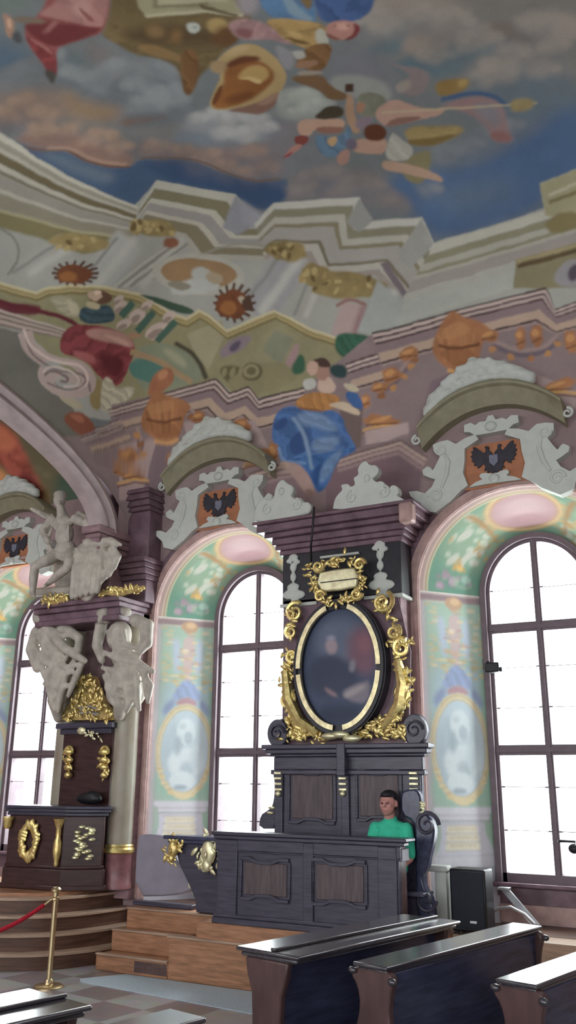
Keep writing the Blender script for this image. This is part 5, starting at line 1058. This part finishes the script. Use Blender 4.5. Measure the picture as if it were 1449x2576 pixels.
for px in (862,1040,700):
    m=MB()
    for k,py in enumerate((1945,1958,1972,1986)):
        q=wpt(px,py,YB-.05); m.box(q.x-.045,q.x+.045,YB-.075+.006*k,YB-.03,q.z-.014,q.z+.014)
    q=wpt(px,1992,YB-.05); m.ell((q.x,YB-.05,q.z-.02),(.035,.03,.03)); m.build('gilded_corbel',GOLDP,T2,bevel=.006)
a=XZ([(692,1925),(686,1945),(690,1965),(690,2000),(684,2030),(668,2042),(655,2050),(650,2085),(700,2085),(700,1925)],YB); m=MB(); m.prism(smoothpts(a,1),YB+.0,YB+.05); m.build('side_scroll',WOODD,T2,bevel=.008)
m=MB()
for px,py in ((684,2032),(680,2045)): q=wpt(px,py,YB-.01); m.ell(q,(.05,.02,.015))
m.each('scroll_gilding',GOLDP,T2)
# carved wing at the right end of the stall back
T3=thing('stall_wing','dark carved stall end with a bulging outline right of the man in green','stall end',(-3.05,8.86,.58))
a=XZ([(1012,1998),(1024,1986),(1056,1984),(1064,2010),(1062,2040),(1086,2052),(1098,2082),(1096,2112),(1086,2150),(1080,2185),(1066,2205),(1075,2235),(1092,2262),(1100,2325),(1052,2325),(1050,2100),(1046,2066),(1014,2050)],8.80); a=[(x,max(z,.582)) for x,z in a]
m=MB(); m.prism(smoothpts(a,1),8.74,8.86); m.build('carved_board',PLAST if False else WOODB,T3,bevel=.02)
m=MB(); q=wpt(1062,2030,8.72); leafy(m,[wpt(1056,2018,8.73),wpt(1066,2044,8.73)],10,.03,.01,4); m.build('gilded_leaf',GOLDP,T3)
m=MB(); q=wpt(1072,2075,8.72); m.curl((q.x,8.735,q.z),.13,.02,1.5,.025); q=wpt(1070,2265,8.72); m.curl((q.x,8.735,q.z),.11,.02,1.5,.02,flip=-1); m.each('carved_volute',WOODD,T3)
# ================================================================ wooden platform along the window wall and curved stage steps
P=thing('wooden_platform','oak wooden platform carrying the dark desk beneath the windows','platform',(-2.0,8.3,0))
m=MB(); m.box(-5.93,-3.05,8.25,8.34,0,.42); m.build('front_box',WOODO,P,bevel=.012)
m=MB(); m.box(-5.88,-3.1,8.242,8.25,.05,.36); m.build('front_panel',WOODO,P,bevel=.006)
m=MB(); m.box(-5.95,-3.03,8.235,8.36,.40,.425); m.build('nosing',WOODN,P,bevel=.006)
m=MB(); m.box(-5.6,-3.05,8.27,9.29,.40,.58); m.box(-6.9,-5.6,8.75,9.29,.0,.58); m.each('deck',WOODO,P,bevel=.01)
m=MB(); m.box(-6.9,-5.93,8.25,8.8,0,.16); m.box(-6.9,-5.93,8.5,8.8,.16,.37); m.each('side_step',WOODO,P,bevel=.01)
m=MB(); m.box(-6.9,-5.93,8.235,8.3,.155,.175); m.box(-6.9,-5.93,8.485,8.56,.365,.385); m.box(-6.9,-5.6,8.735,8.8,.56,.579); m.each('side_nosing',WOODN,P,bevel=.005)
m=MB()
for k in range(26): m.box(-6.36+k*.0165,-6.353+k*.0165,8.244,8.25,.03,.14)
m.build('slotted_grille',WOODD,P)
m=MB(); m.box(-3.05,2.6,8.95,9.29,0,.575); m.box(-3.05,2.6,8.6,8.95,0,.39); m.box(-3.05,2.6,8.25,8.6,0,.2); m.each('wall_step',WOODN,P,bevel=.01)
for c in WX:
    m=MB(); m.prism([(c-HW+.01,9.31),(c+HW-.01,9.31),(c+HI-.01,9.95),(c-HI+.01,9.95)],.3,.575,'z'); m.build('niche_floor',WOODS,P)
S=thing('curved_stage','curved wooden stage with four steps below the dark lectern','stage',(-9,8.6,0))
base=[(-13,7.15),(-10,7.2),(-9,7.25),(-8.3,7.38),(-7.75,7.6),(-7.32,7.92),(-7.08,8.38),(-6.97,8.9),(-6.95,9.28)]
bp=[tuple(p) for p in smoothpts(base,2,False)]
def inset(P,d):
    out=[]
    for i in range(len(P)):
        a=Vector(P[max(i-1,0)]);b=Vector(P[min(i+1,len(P)-1)]); t=(b-a).normalized(); n=Vector((-t.y,t.x)); out.append((P[i][0]+n.x*d,P[i][1]+n.y*d))
    return out
for k in range(4):
    q=inset(bp,.15*k); q=[(x,min(y,9.29)) for x,y in q]; m=MB(); m.prism(q+[(-13,9.29)],.17*k,.17*(k+1)-.012,'z'); m.build('step',WOODS,S)
    q2=inset(bp,.15*k-.03); q2=[(x,min(y,9.29)) for x,y in q2]; m=MB(); m.prism(q2+[(-13,9.29)],.17*(k+1)-.03,.17*(k+1),'z'); m.build('tread',WOODN,S,bevel=.004)
q=inset(bp,.55); q=[(x,min(y,9.29)) for x,y in q]; m=MB(); m.prism(q+[(-13,9.29)],.68,.72,'z'); m.build('plinth_step',WOODO,S)
# ================================================================ lectern on the stage
Lc=thing('lectern','dark wooden lectern with gilded ornaments on the curved stage','lectern',(-8.0,8.7,.72))
zt=1.66
A=wpt(20,2235,8.3); 
pl=[(-8.55,8.40),(-7.72,8.48),(-7.36,8.80),(-7.38,8.85),(-8.55,8.85)]
def off2(P,d): 
    c=(-8.0,8.70); return [(c[0]+(x-c[0])*(1+d),c[1]+(y-c[1])*(1+d)) for x,y in P]
m=MB(); m.prism(pl,.98,1.56,'z'); m.build('body',WOODR,Lc,bevel=.01)
m=MB(); m.prism(off2(pl,.05),.72,.96,'z'); m.prism(off2(pl,.09),.72,.78,'z'); m.prism(off2(pl,.025),.96,1.0,'z'); m.build('base',WOODR,Lc,bevel=.012)
m=MB(); m.prism(off2(pl,.05),1.56,1.6,'z'); m.prism(off2(pl,.1),1.6,1.64,'z'); m.prism(off2(pl,.13),1.64,1.675,'z'); m.build('top',WOODD,Lc,bevel=.01)
def lp(t,z,seg=0,d=.03):
    a,b=Vector(pl[seg]),Vector(pl[seg+1]); p=a.lerp(b,t); tt_=(b-a).normalized(); n=Vector((tt_.y,-tt_.x)); return Vector((p.x+n.x*d,p.y+n.y*d,z))
m=MB()
for q in np.linspace(0,2*PI,30)[:-1]:
    r=random.Random(int(q*100)); z=1.27+.17*math.sin(q)*(1.1); p=lp(.42+.13*math.cos(q),z); m.ell(p,(.075,.03,.042),Matrix.Rotation(r.uniform(0,3),3,'Y'),n=8,m=5)
m.build('gilded_wreath',GOLD,Lc)
m=MB()
for k in range(26):
    r=random.Random(k); z=1.08+.36*k/25; p=lp(.5+r.uniform(-.22,.22),z,1); m.ell(p,(.045,.045,.022),n=8,m=5)
m.build('gilded_drop',GOLDP,Lc)
for nm,s,t,mt in (('gilded_pilaster',0,.95,GOLD),('gilded_capital',0,.02,GOLD)):
    m=MB(); p=lp(t,1.0,s,.04)
    if nm=='gilded_pilaster':
        m.lathe([(.02,0),(.03,.02),(.028,.06),(.04,.09),(.052,.16),(.05,.26),(.03,.32),(.035,.36),(.03,.42),(.045,.45),(.06,.5),(.075,.53)],(p.x,p.y,1.0),12)
    else: m.lathe([(.03,0),(.05,.03),(.055,.08),(.07,.12),(.07,.14)],(p.x,p.y,1.4),12)
    m.build(nm,mt,Lc)
# ================================================================ grey scrolled stall side and gilded console
a=XZ([(338,2256),(345,2105),(360,2098),(400,2100),(425,2108),(436,2125),(440,2150),(452,2175),(475,2195),(490,2212),(492,2232),(470,2246),(430,2254)],8.92); a=[(x,max(z,.60)) for x,z in a]
T4=thing('scrolled_stall_side','grey marbled scroll shaped stall side left of the desk','stall side',(-6.6,8.9,.6))
m=MB(); m.prism(smoothpts(a,1),8.91,9.0); m.build('scroll_board',STONE,T4,bevel=.02)
m=MB(); leafy(m,[wpt(484,2215,8.86),wpt(490,2240,8.86)],14,.03,.02,3); q=wpt(484,2226,8.85); m.curl((q.x,8.85,q.z),.06,.012,1.3,.018); m.build('gilded_scroll_tip',GOLDP,T4)
m=MB(); m.box(-6.95,-6.1,8.905,9.02,.581,.63); m.build('base_board',WOODD,T4,bevel=.008)
T5=thing('console_shelf','dark console shelf with two gilded masks at the left end of the desk','shelf',(-5.9,8.8,.58))
z1=wpt(480,2103,8.72).z; x0,x1=wpt(418,2103,8.72).x,wpt(560,2103,8.72).x
m=MB(); m.box(x0,x1,8.66,8.9,z1-.04,z1); m.box(x0+.05,x1,8.69,8.9,z1-.08,z1-.04); m.build('shelf_board',WOODB,T5,bevel=.008)
m=MB(); m.prism([(x0+.1,z1-.08),(x0+.18,z1-.3),(x0+.32,z1-.5),(x0+.42,z1-.66),(x0+.44,.59),(x1,.59),(x1,z1-.08)],8.74,8.9); m.build('console_body',WOODD,T5,bevel=.01)
for i,(px,py,s) in enumerate(((436,2140,.8),(524,2150,1.15))):
    m=MB(); q=wpt(px,py,8.70); m.ell((q.x,8.70,q.z+.02),(.085*s,.05,.12*s)); m.ell((q.x,8.66,q.z),(.02*s,.03,.04*s)); m.ell((q.x,8.68,q.z-.1*s),(.05*s,.04,.06*s)); leafy(m,[(q.x-.1*s,8.69,q.z+.12*s),(q.x,8.68,q.z+.17*s),(q.x+.1*s,8.69,q.z+.1*s),(q.x+.11*s,8.69,q.z-.1*s)],16,.045*s,.01,i+30); leafy(m,[(q.x-.12*s,8.69,q.z+.05*s),(q.x-.06*s,8.69,q.z-.12*s),(q.x+.05*s,8.69,q.z-.2*s)],14,.045*s,.01,i+40)
    m.build('gilded_mask',GOLDP if i else GOLD,T5)
# ================================================================ panelled desk
YD=8.30
xl,xr=wpt(545,2200,YD).x,wpt(1004,2200,YD).x; zt=wpt(780,2100,YD).z
D=thing('panelled_desk','long dark panelled desk front on the oak platform before the seated man','desk',((xl+xr)/2,YD,.58))
m=MB(); m.box(xl,xr,YD,YD+.05,.58,zt-.06); m.build('front_board',WOODD,D,bevel=.006)
m=MB(); m.box(xl-.05,xr+.1,YD-.06,YD+.2,zt-.035,zt); m.box(xl-.03,xr+.07,YD-.04,YD+.1,zt-.075,zt-.035); m.build('top',WOODD,D,bevel=.01)
m=MB(); m.box(xl-.015,xr+.03,YD-.022,YD+.01,zt-.2,zt-.185); m.box(xl-.02,xr+.02,YD-.012,YD+.01,zt-.185,zt-.075); m.build('frieze',WOODD,D,bevel=.006)
m=MB(); m.box(xl-.03,xr+.03,YD-.03,YD+.06,.58,.64); m.box(xl-.02,xr+.02,YD-.022,YD+.06,.64,.68); m.build('plinth',WOODD,D,bevel=.01)
for a,b in ((550,598),(764,790),(952,1000)):
    p,q=wpt(a,2200,YD).x,wpt(b,2200,YD).x; m=MB(); m.box(p,q,YD-.02,YD+.01,.66,zt-.08); m.build('pilaster',WOODD,D,bevel=.008)
for (a,b,c_,d) in ((615,2168,722,2258),(795,2172,916,2272)): x0,x1,z0,z1=rp(a,b,c_,d,YD); panel(D,x0,x1,z0,z1,YD)
m=MB(); m.box(xr-.04,xr,YD+.05,YD+.2,.58,zt-.06); m.box(xl,xl+.04,YD+.05,YD+.3,.58,zt-.06); m.each('end_board',WOODE,D,bevel=.006)
m=MB(); p=wpt(1018,2150,YD+.12).x; m.box(xr,xr+.03,YD+.02,YD+.2,zt-.2,zt-.1); m.box(xr,xr+.035,YD+.0,YD+.22,zt-.21,zt-.195); m.build('end_cap',STONE,D,bevel=.005)
# ================================================================ items on the right
m=MB(); q=wpt(1112,2190,9.16); t=thing('marble_post','pale marble post between the dark stall end and the loudspeaker','post',(q.x,9.16,.58))
m.box(q.x-.06,q.x+.06,9.1,9.22,.58,1.12); m.build('post_shaft',PINK if False else STUC,t,bevel=.01); m=MB(); m.box(q.x-.16,q.x+.08,9.08,9.23,1.12,1.18); m.build('post_cap',STUC,t,bevel=.015)
xa,xb=wpt(1132,2250,9.0).x,wpt(1222,2250,9.0).x; zt=wpt(1178,2187,9.0).z
t=thing('loudspeaker','black upright loudspeaker box below the right window','loudspeaker',((xa+xb)/2,9.0,.575))
m=MB(); m.box(xa,xb,9.0,9.28,.6,zt); m.build('cabinet',PLAST,t,bevel=.018)
m=MB(); m.box(xa+.02,xb-.02,8.985,9.0,.63,zt-.02); m.build('grille',NAVY,t,bevel=.006)
m=MB(); cx=(xa+xb)/2+.05; m.box(cx-.035,cx+.035,8.978,8.985,.68,.705); m.build('badge',STEEL,t,bevel=.003)
m=MB()
for x in (xa+.05,xb-.05):
    for y in (9.03,9.24): m.lathe([(.02,0),(.02,.026)],(x,y,.575),12)
m.each('foot',PLAST,t)
t=thing('folding_stand','pale metal folding stand leaning below the right window sill','stand',(-2.55,9.5,.58))
a,b=wpt(1268,2236,9.6),wpt(1345,2325,9.5); b.z=max(b.z,.60); m=MB()
d=(b-a).normalized(); u=Vector((.045,0,0)); m.add([a-u,a+u,b+u,b-u]+[p+Vector((0,.03,0)) for p in (a-u,a+u,b+u,b-u)],[(0,1,2,3),(7,6,5,4),(0,4,5,1),(1,5,6,2),(2,6,7,3),(3,7,4,0)]); m.build('leg',STEEL,t)
m=MB(); m.tube([wpt(1228,2300,9.5),wpt(1255,2285,9.48),wpt(1285,2282,9.47),wpt(1320,2300,9.47),b],.016,8); m.build('brace',STEEL,t)
m=MB(); m.box(a.x-.06,a.x+.06,9.56,9.66,a.z-.01,a.z+.015); m.build('top_plate',STEEL,t,bevel=.004)
t=thing('spotlight','small black spotlight fixed to the left frame of the right window','spotlight',tuple(wpt(1222,1672,9.86)))
a=wpt(1242,1680,9.80); m=MB(); m.box(a.x-.085,a.x+.075,a.y-.07,a.y+.07,a.z-.055,a.z+.055); m.build('lamp_housing',PLAST,t,bevel=.015)
m=MB(); p=wpt(1216,1672,9.95); m.tube([p,(p+a)/2+Vector((0,0,.05)),a],.012,8); m.tube([p,(p+a)/2+Vector((0,0,-.05)),a],.012,8); m.tube([p+Vector((0,0,.06)),p-Vector((0,0,.06))],.015,8); m.build('bracket',PLAST,t)
m=MB(); m.box(a.x+.075,a.x+.1,a.y-.03,a.y+.03,a.z-.05,a.z-.0); m.build('barn_door',PLAST,t)
q=wpt(1444,2130,9.85); t=thing('wall_lamp','small dark lamp on an arm from the central bar of the right window','lamp',tuple(q)); m=MB(); m.tube([Vector((WX[0]+.02,YG-.06,q.z+.04)),Vector((WX[0]+.05,q.y,q.z+.05)),q+Vector((.02,0,.05)),q],.014,8); m.build('arm',PLAST,t); m=MB(); m.ell(q+Vector((0,0,-.02)),(.06,.05,.05)); m.build('lamp_head',PLAST,t)
# ================================================================ pews
PR=math.radians(-11.9)
def pew_at(name,label,near,wide=False,L=2.05):
    # built along local +y from the near end, then turned with the row
    t=thing(name,label,'pew',(near[0],near[1],0)); 
    def add(m,nm,mat,par=t,bev=.012):
        o=m.build(nm,mat,None,bevel=bev); o.parent=par; return o
    if wide:
        m=MB(); m.box(-.27,.27,-.02,L,.93,.955); m.box(-.24,.24,.0,L-.02,.90,.93); add(m,'top',WOODT)
        m=MB(); m.box(.02,.06,.0,L,.957-.002,.975); add(m,'book_ledge',WOODT,bev=.006)
        m=MB(); m.box(-.02,.06,.05,L-.06,.08,.9); m.box(.055,.075,.05,L-.06,.08,.2); add(m,'front_board',WOODB)
        for y in (0,L-.06):
            P=[(-.2,.9),(.17,.9),(.15,.8),(.11,.7),(.1,.5),(.13,.3),(.16,.12),(.18,0),(-.24,0),(-.22,.12),(-.16,.3),(-.13,.5),(-.14,.7),(-.18,.8)]
            m=MB(); m.prism(P,y,y+.055); add(m,'end_panel',WOODE)
    else:
        m=MB(); m.box(-.13,.12,-.03,L+.02,.93,.955); m.box(-.11,.10,0,L,.905,.93); add(m,'top',WOODT,bev=.01)
        m=MB(); m.add([(.03,.04,.3),(.07,.04,.3),(.07,L-.05,.3),(.03,L-.05,.3),(.05,.04,.905),(.09,.04,.905),(.09,L-.05,.905),(.05,L-.05,.905)],[(0,3,2,1),(4,5,6,7),(0,1,5,4),(1,2,6,5),(2,3,7,6),(3,0,4,7)]); m.box(.02,.075,.05,L-.05,.2,.31); add(m,'back_board',WOODB)
        m=MB(); m.box(-.46,.03,.05,L-.05,.42,.455); m.box(-.42,-.39,.05,L-.05,.05,.42); add(m,'seat',WOODB)
        P=smoothpts([(-.13,.93),(.11,.93),(.15,.88),(.12,.8),(.10,.68),(.15,.52),(.18,.3),(.17,.0),(-.5,0),(-.5,.40),(-.47,.47),(-.22,.48),(-.14,.58),(-.1,.72),(-.12,.82),(-.17,.88)],1)
        P=[(x,max(z,0)) for x,z in P]
        for y in (0,L-.06): m=MB(); m.prism([tuple(p) for p in P],y,y+.06); add(m,'end_panel',WOODE)
        m=MB()
        for y in (-.012,L+.0):
            m.ell((.145,y,.875),(.03,.022,.022)); m.ell((-.14,y,.905),(.03,.022,.02))
        [add(b_,'knob',WOODT,bev=0) for b_ in m.parts()]
    t.rotation_euler=(0,0,PR); return t
dv=Vector((-math.sin(PR),math.cos(PR)))
pew_at('pew_desk','wide topped dark pew desk standing nearest to the oak platform',(-3.05,5.33),True,1.98)
pB=pew_at('pew','dark pew with a curved brown end panel in the middle of the foreground',(-2.31,5.30)); pB['group']='dark wooden pews'
def cp(src,near,label):
    c=copy_tree(src); c.location=(near[0],near[1],0); c['label']=label; return c
cp(pB,(-1.43,5.28),'dark pew with bright shining top at the lower right edge')
far=lambda x,y,L:(x-dv[0]*L,y-dv[1]*L)
pA2=[o for o in COL.objects if o.name=='pew_desk'][0]
cp(pA2,far(-3.34,3.74,1.98),'wide topped dark pew desk cut off at the lower left corner')
cp(pB,far(-2.60,3.78,2.05),'dark pew whose pale shining end shows at the bottom edge left of centre')
cp(pB,far(-1.80,3.88,2.05),'dark pew showing only a small knob at the bottom edge right of centre')
# ================================================================ floor strip, barrier post and rope
m=MB(); m.prism([(-6.72,7.80),(-6.45,8.22),(-2.9,8.245),(-2.9,7.42),(-4.41,7.50),(-6.62,7.70)],0.001,.008,'z'); tag(m.build('carpet_strip',CARPET,None),'pale grey carpet strip on the floor before the oak platform','carpet')
b=atz(122,2484,0); bx,by=float(b[0]),float(b[1]); ht=float(aty(125,2230,by)[2])
t=thing('barrier_post','slim brass barrier post on a round foot before the stage steps','post',(bx,by,0),'brass barrier posts')
m=MB(); m.lathe([(.15,0),(.15,.012),(.13,.025),(.05,.035),(.04,.07),(.03,.08)],(bx,by,0),28); m.build('foot',BRASS,t)
m=MB(); m.lathe([(.027,.07),(.027,ht-.07)],(bx,by,0),16); m.build('pole',BRASS,t)
m=MB(); m.lathe([(.03,ht-.13),(.045,ht-.12),(.045,ht-.1),(.03,ht-.09),(.03,ht-.05),(.05,ht-.04),(.052,ht-.02),(.035,ht),(.01,ht+.005)],(bx,by,0),20); m.build('cap',BRASS,t)
t2=copy_tree(t); ox,oy=-7.75,5.85; t2.location=(ox,oy,0); t2['label']='second brass barrier post further left at the other end of the red rope'
pa=Vector((bx-.03,by-.02,ht-.11)); pb=Vector((ox,oy,ht-.11)); pts=[]
for i in range(25):
    u=i/24; p=pa.lerp(pb,u); p.z-=.42*4*u*(1-u)*.8; pts.append(p)
r_=thing('barrier_rope','red velvet barrier rope hanging from the brass post','rope',tuple(pa))
m=MB(); m.tube(pts[1:-1],.021,12); m.build('velvet_cord',ROPE,r_)
m=MB(); m.tube(pts[:2],.012,8); m.tube(pts[-2:],.012,8); m.each('hook',BRASS,r_)
# ================================================================ the seated man
hx=wpt(978,2025,8.70); sx=hx.x; zt=wpt(978,1989,8.70).z
SE=thing('x','x','x',(0,0,0)); bpy.data.objects.remove(SE)
yb=8.74
def man():
    hz=zt-.125; hy=8.68
    t=thing('person','seated man with short dark hair in a green shirt behind the panelled desk','person',(sx,yb,.58))
    m=MB(); V=Vector
    # head
    m.ell((sx,hy+.015,hz+.02),(.086,.10,.10)); m.ell((sx,hy-.015,hz-.03),(.074,.078,.088)); m.ell((sx,hy-.04,hz-.085),(.04,.04,.03)); m.ell((sx,hy-.085,hz+.022),(.055,.02,.012))
    m.limb([V((sx,hy-.088,hz+.015)),V((sx,hy-.108,hz-.02))],[.009,.015]); m.ell((sx,hy-.085,hz-.055),(.026,.014,.006)); m.ell((sx,hy-.083,hz-.067),(.022,.014,.007))
    for s in (-1,1): m.ell((sx+s*.087,hy+.02,hz-.005),(.012,.022,.033)); m.ell((sx+s*.045,hy-.065,hz-.02),(.022,.02,.018))
    m.limb([V((sx,hy+.02,hz-.08)),V((sx,yb-.0,hz-.18))],[.056,.062])
    sz=hz-.245
    # trunk
    m.ell((sx,yb,sz+.02),(.17,.085,.06)); m.ell((sx,yb,sz-.12),(.17,.11,.2)); m.ell((sx,yb+.01,sz-.35),(.15,.105,.18)); m.ell((sx,yb+.02,1.08),(.17,.12,.12))
    for s in (-1,1):
        sh=V((sx+s*.165,yb,sz+.0)); el=V((sx+s*.215,yb-.06,sz-.27)); wr=V((sx+s*.14,yb-.26,1.17)); m.limb([sh,(sh+el)/2,el],[.056,.05,.042]); m.limb([el,(el+wr)/2,wr],[.041,.038,.027])
        d=(wr-el).normalized(); pc=wr+d*.05; m.ell(pc,(.04,.045,.02)); 
        for k,(o,l) in enumerate(((-.027,.066),(-.009,.075),(.009,.07),(.027,.055))):
            a=pc+V((o,-.035,0)); b=a+V((o*.15,-l*.55,-.004)); c=b+V((0,-l*.35,-.022)); m.limb([a,b,c],[.0095,.009,.008],8)
        a=pc+V((-s*.035,-.0,0)); m.limb([a,a+V((-s*.025,-.025,0)),a+V((-s*.03,-.05,-.005))],[.011,.010,.009],8)
        hp=V((sx+s*.095,yb+.02,1.06)); kn=V((sx+s*.14,8.45,1.04)); an=V((sx+s*.14,8.52,.67)); m.limb([hp,(hp+kn)/2,kn],[.088,.078,.06]); m.limb([kn,(kn+an)/2,an],[.056,.054,.036]); m.limb([an+V((0,.03,-.03)),V((sx+s*.15,8.42,.615))],[.038,.03])
    m.build('body',SKIN,t,remesh=.0075,smo=2)
    m=MB(); m.ell((sx,hy+.03,hz+.055),(.091,.10,.082)); m.ell((sx,hy+.075,hz+.0),(.07,.05,.085)); m.ell((sx,hy-.055,hz+.088),(.06,.035,.03)); m.build('hair',HAIR,t,remesh=.008,smo=2)
    m=MB()
    for s in (-1,1): m.ell((sx+s*.03,hy-.086,hz+.003),(.012,.008,.006))
    m.each('eye',HAIR,t)
    m=MB(); m.ell((sx,yb,sz+.025),(.18,.097,.062)); m.ell((sx,yb,sz-.12),(.18,.125,.21)); m.ell((sx,yb+.01,sz-.33),(.175,.125,.2)); m.limb([V((sx,yb+.0,sz+.075)),V((sx,yb,sz+.03))],[.078,.1])
    for s in (-1,1): sh=V((sx+s*.168,yb,sz)); el=V((sx+s*.21,yb-.05,sz-.23)); m.limb([sh,(sh+el)/2,el],[.069,.07,.066])
    m.build('green_shirt',SHIRT,t,remesh=.009,smo=3)
    m=MB(); m.ell((sx,yb+.02,1.075),(.18,.13,.12))
    for s in (-1,1):
        hp=V((sx+s*.095,yb+.02,1.06)); kn=V((sx+s*.14,8.45,1.04)); an=V((sx+s*.14,8.52,.70)); m.limb([hp,(hp+kn)/2,kn,(kn+an)/2,an],[.098,.088,.07,.066,.055])
    m.build('trousers',TROUS,t,remesh=.01,smo=2)
    m=MB()
    for s in (-1,1): m=MB(); m.limb([Vector((sx+s*.14,8.54,.635)),Vector((sx+s*.15,8.42,.62))],[.045,.037]); m.build('shoe',PLAST,t,remesh=.008,smo=1)
    return t
man()
m=MB(); m.box(-4.95,-3.2,8.6,YB+.01,.93,.965); m.box(-4.95,-3.2,8.8,8.84,.58,.93); m.build('seat',WOODD,T2,bevel=.008)
# ---------------------------------------------------------------- daylight
wd=bpy.data.worlds.new('sky'); scene.world=wd; wd.use_nodes=True
wd.node_tree.nodes['Background'].inputs['Color'].default_value=(.93,.97,1,1); wd.node_tree.nodes['Background'].inputs['Strength'].default_value=3.2
def daylight(x,y,z,w,h,face,rad,col=(.95,.98,1)):
    l=bpy.data.lights.new('daylight','AREA'); l.shape='RECTANGLE'; l.size=w; l.size_y=h; l.color=col; l.energy=rad*PI*w*h*1.0
    o=bpy.data.objects.new('daylight',l); COL.objects.link(o); o.location=(x,y,z); o.rotation_euler=(PI/2,0,0 if face>0 else PI)
    return o
# area lamps look along -Z; rotated +90 deg about X they look along +Y, with a half turn along -Y
RADW=13.5; RADB=6.5
for cx in WX+[1.52]:  # last panel has no window; added to brighten the right window's left reveal
    daylight(cx,10.75,4.1,3.7,4.0,-1,RADW); daylight(cx,10.75,1.1,3.7,2.0,-1,RADW*.3)   # sky above, paler ground haze below
for c in (-7.8,-4.1,-.4,3.3,6.6): daylight(c,-4.85,3.5,1.5,2.8,1,RADB); daylight(c,-4.85,1.6,1.5,1.0,1,RADB*.35)
scene.view_settings.view_transform='Standard'; scene.view_settings.look='None'; scene.view_settings.gamma=1; scene.view_settings.use_curve_mapping=False
scene.view_settings.exposure=0.35
scene.cycles.use_denoising=True; scene.cycles.max_bounces=8; scene.cycles.diffuse_bounces=5; scene.cycles.glossy_bounces=4; scene.cycles.transparent_max_bounces=12; scene.cycles.caustics_reflective=False; scene.cycles.caustics_refractive=False
scene.cycles.sample_clamp_indirect=6
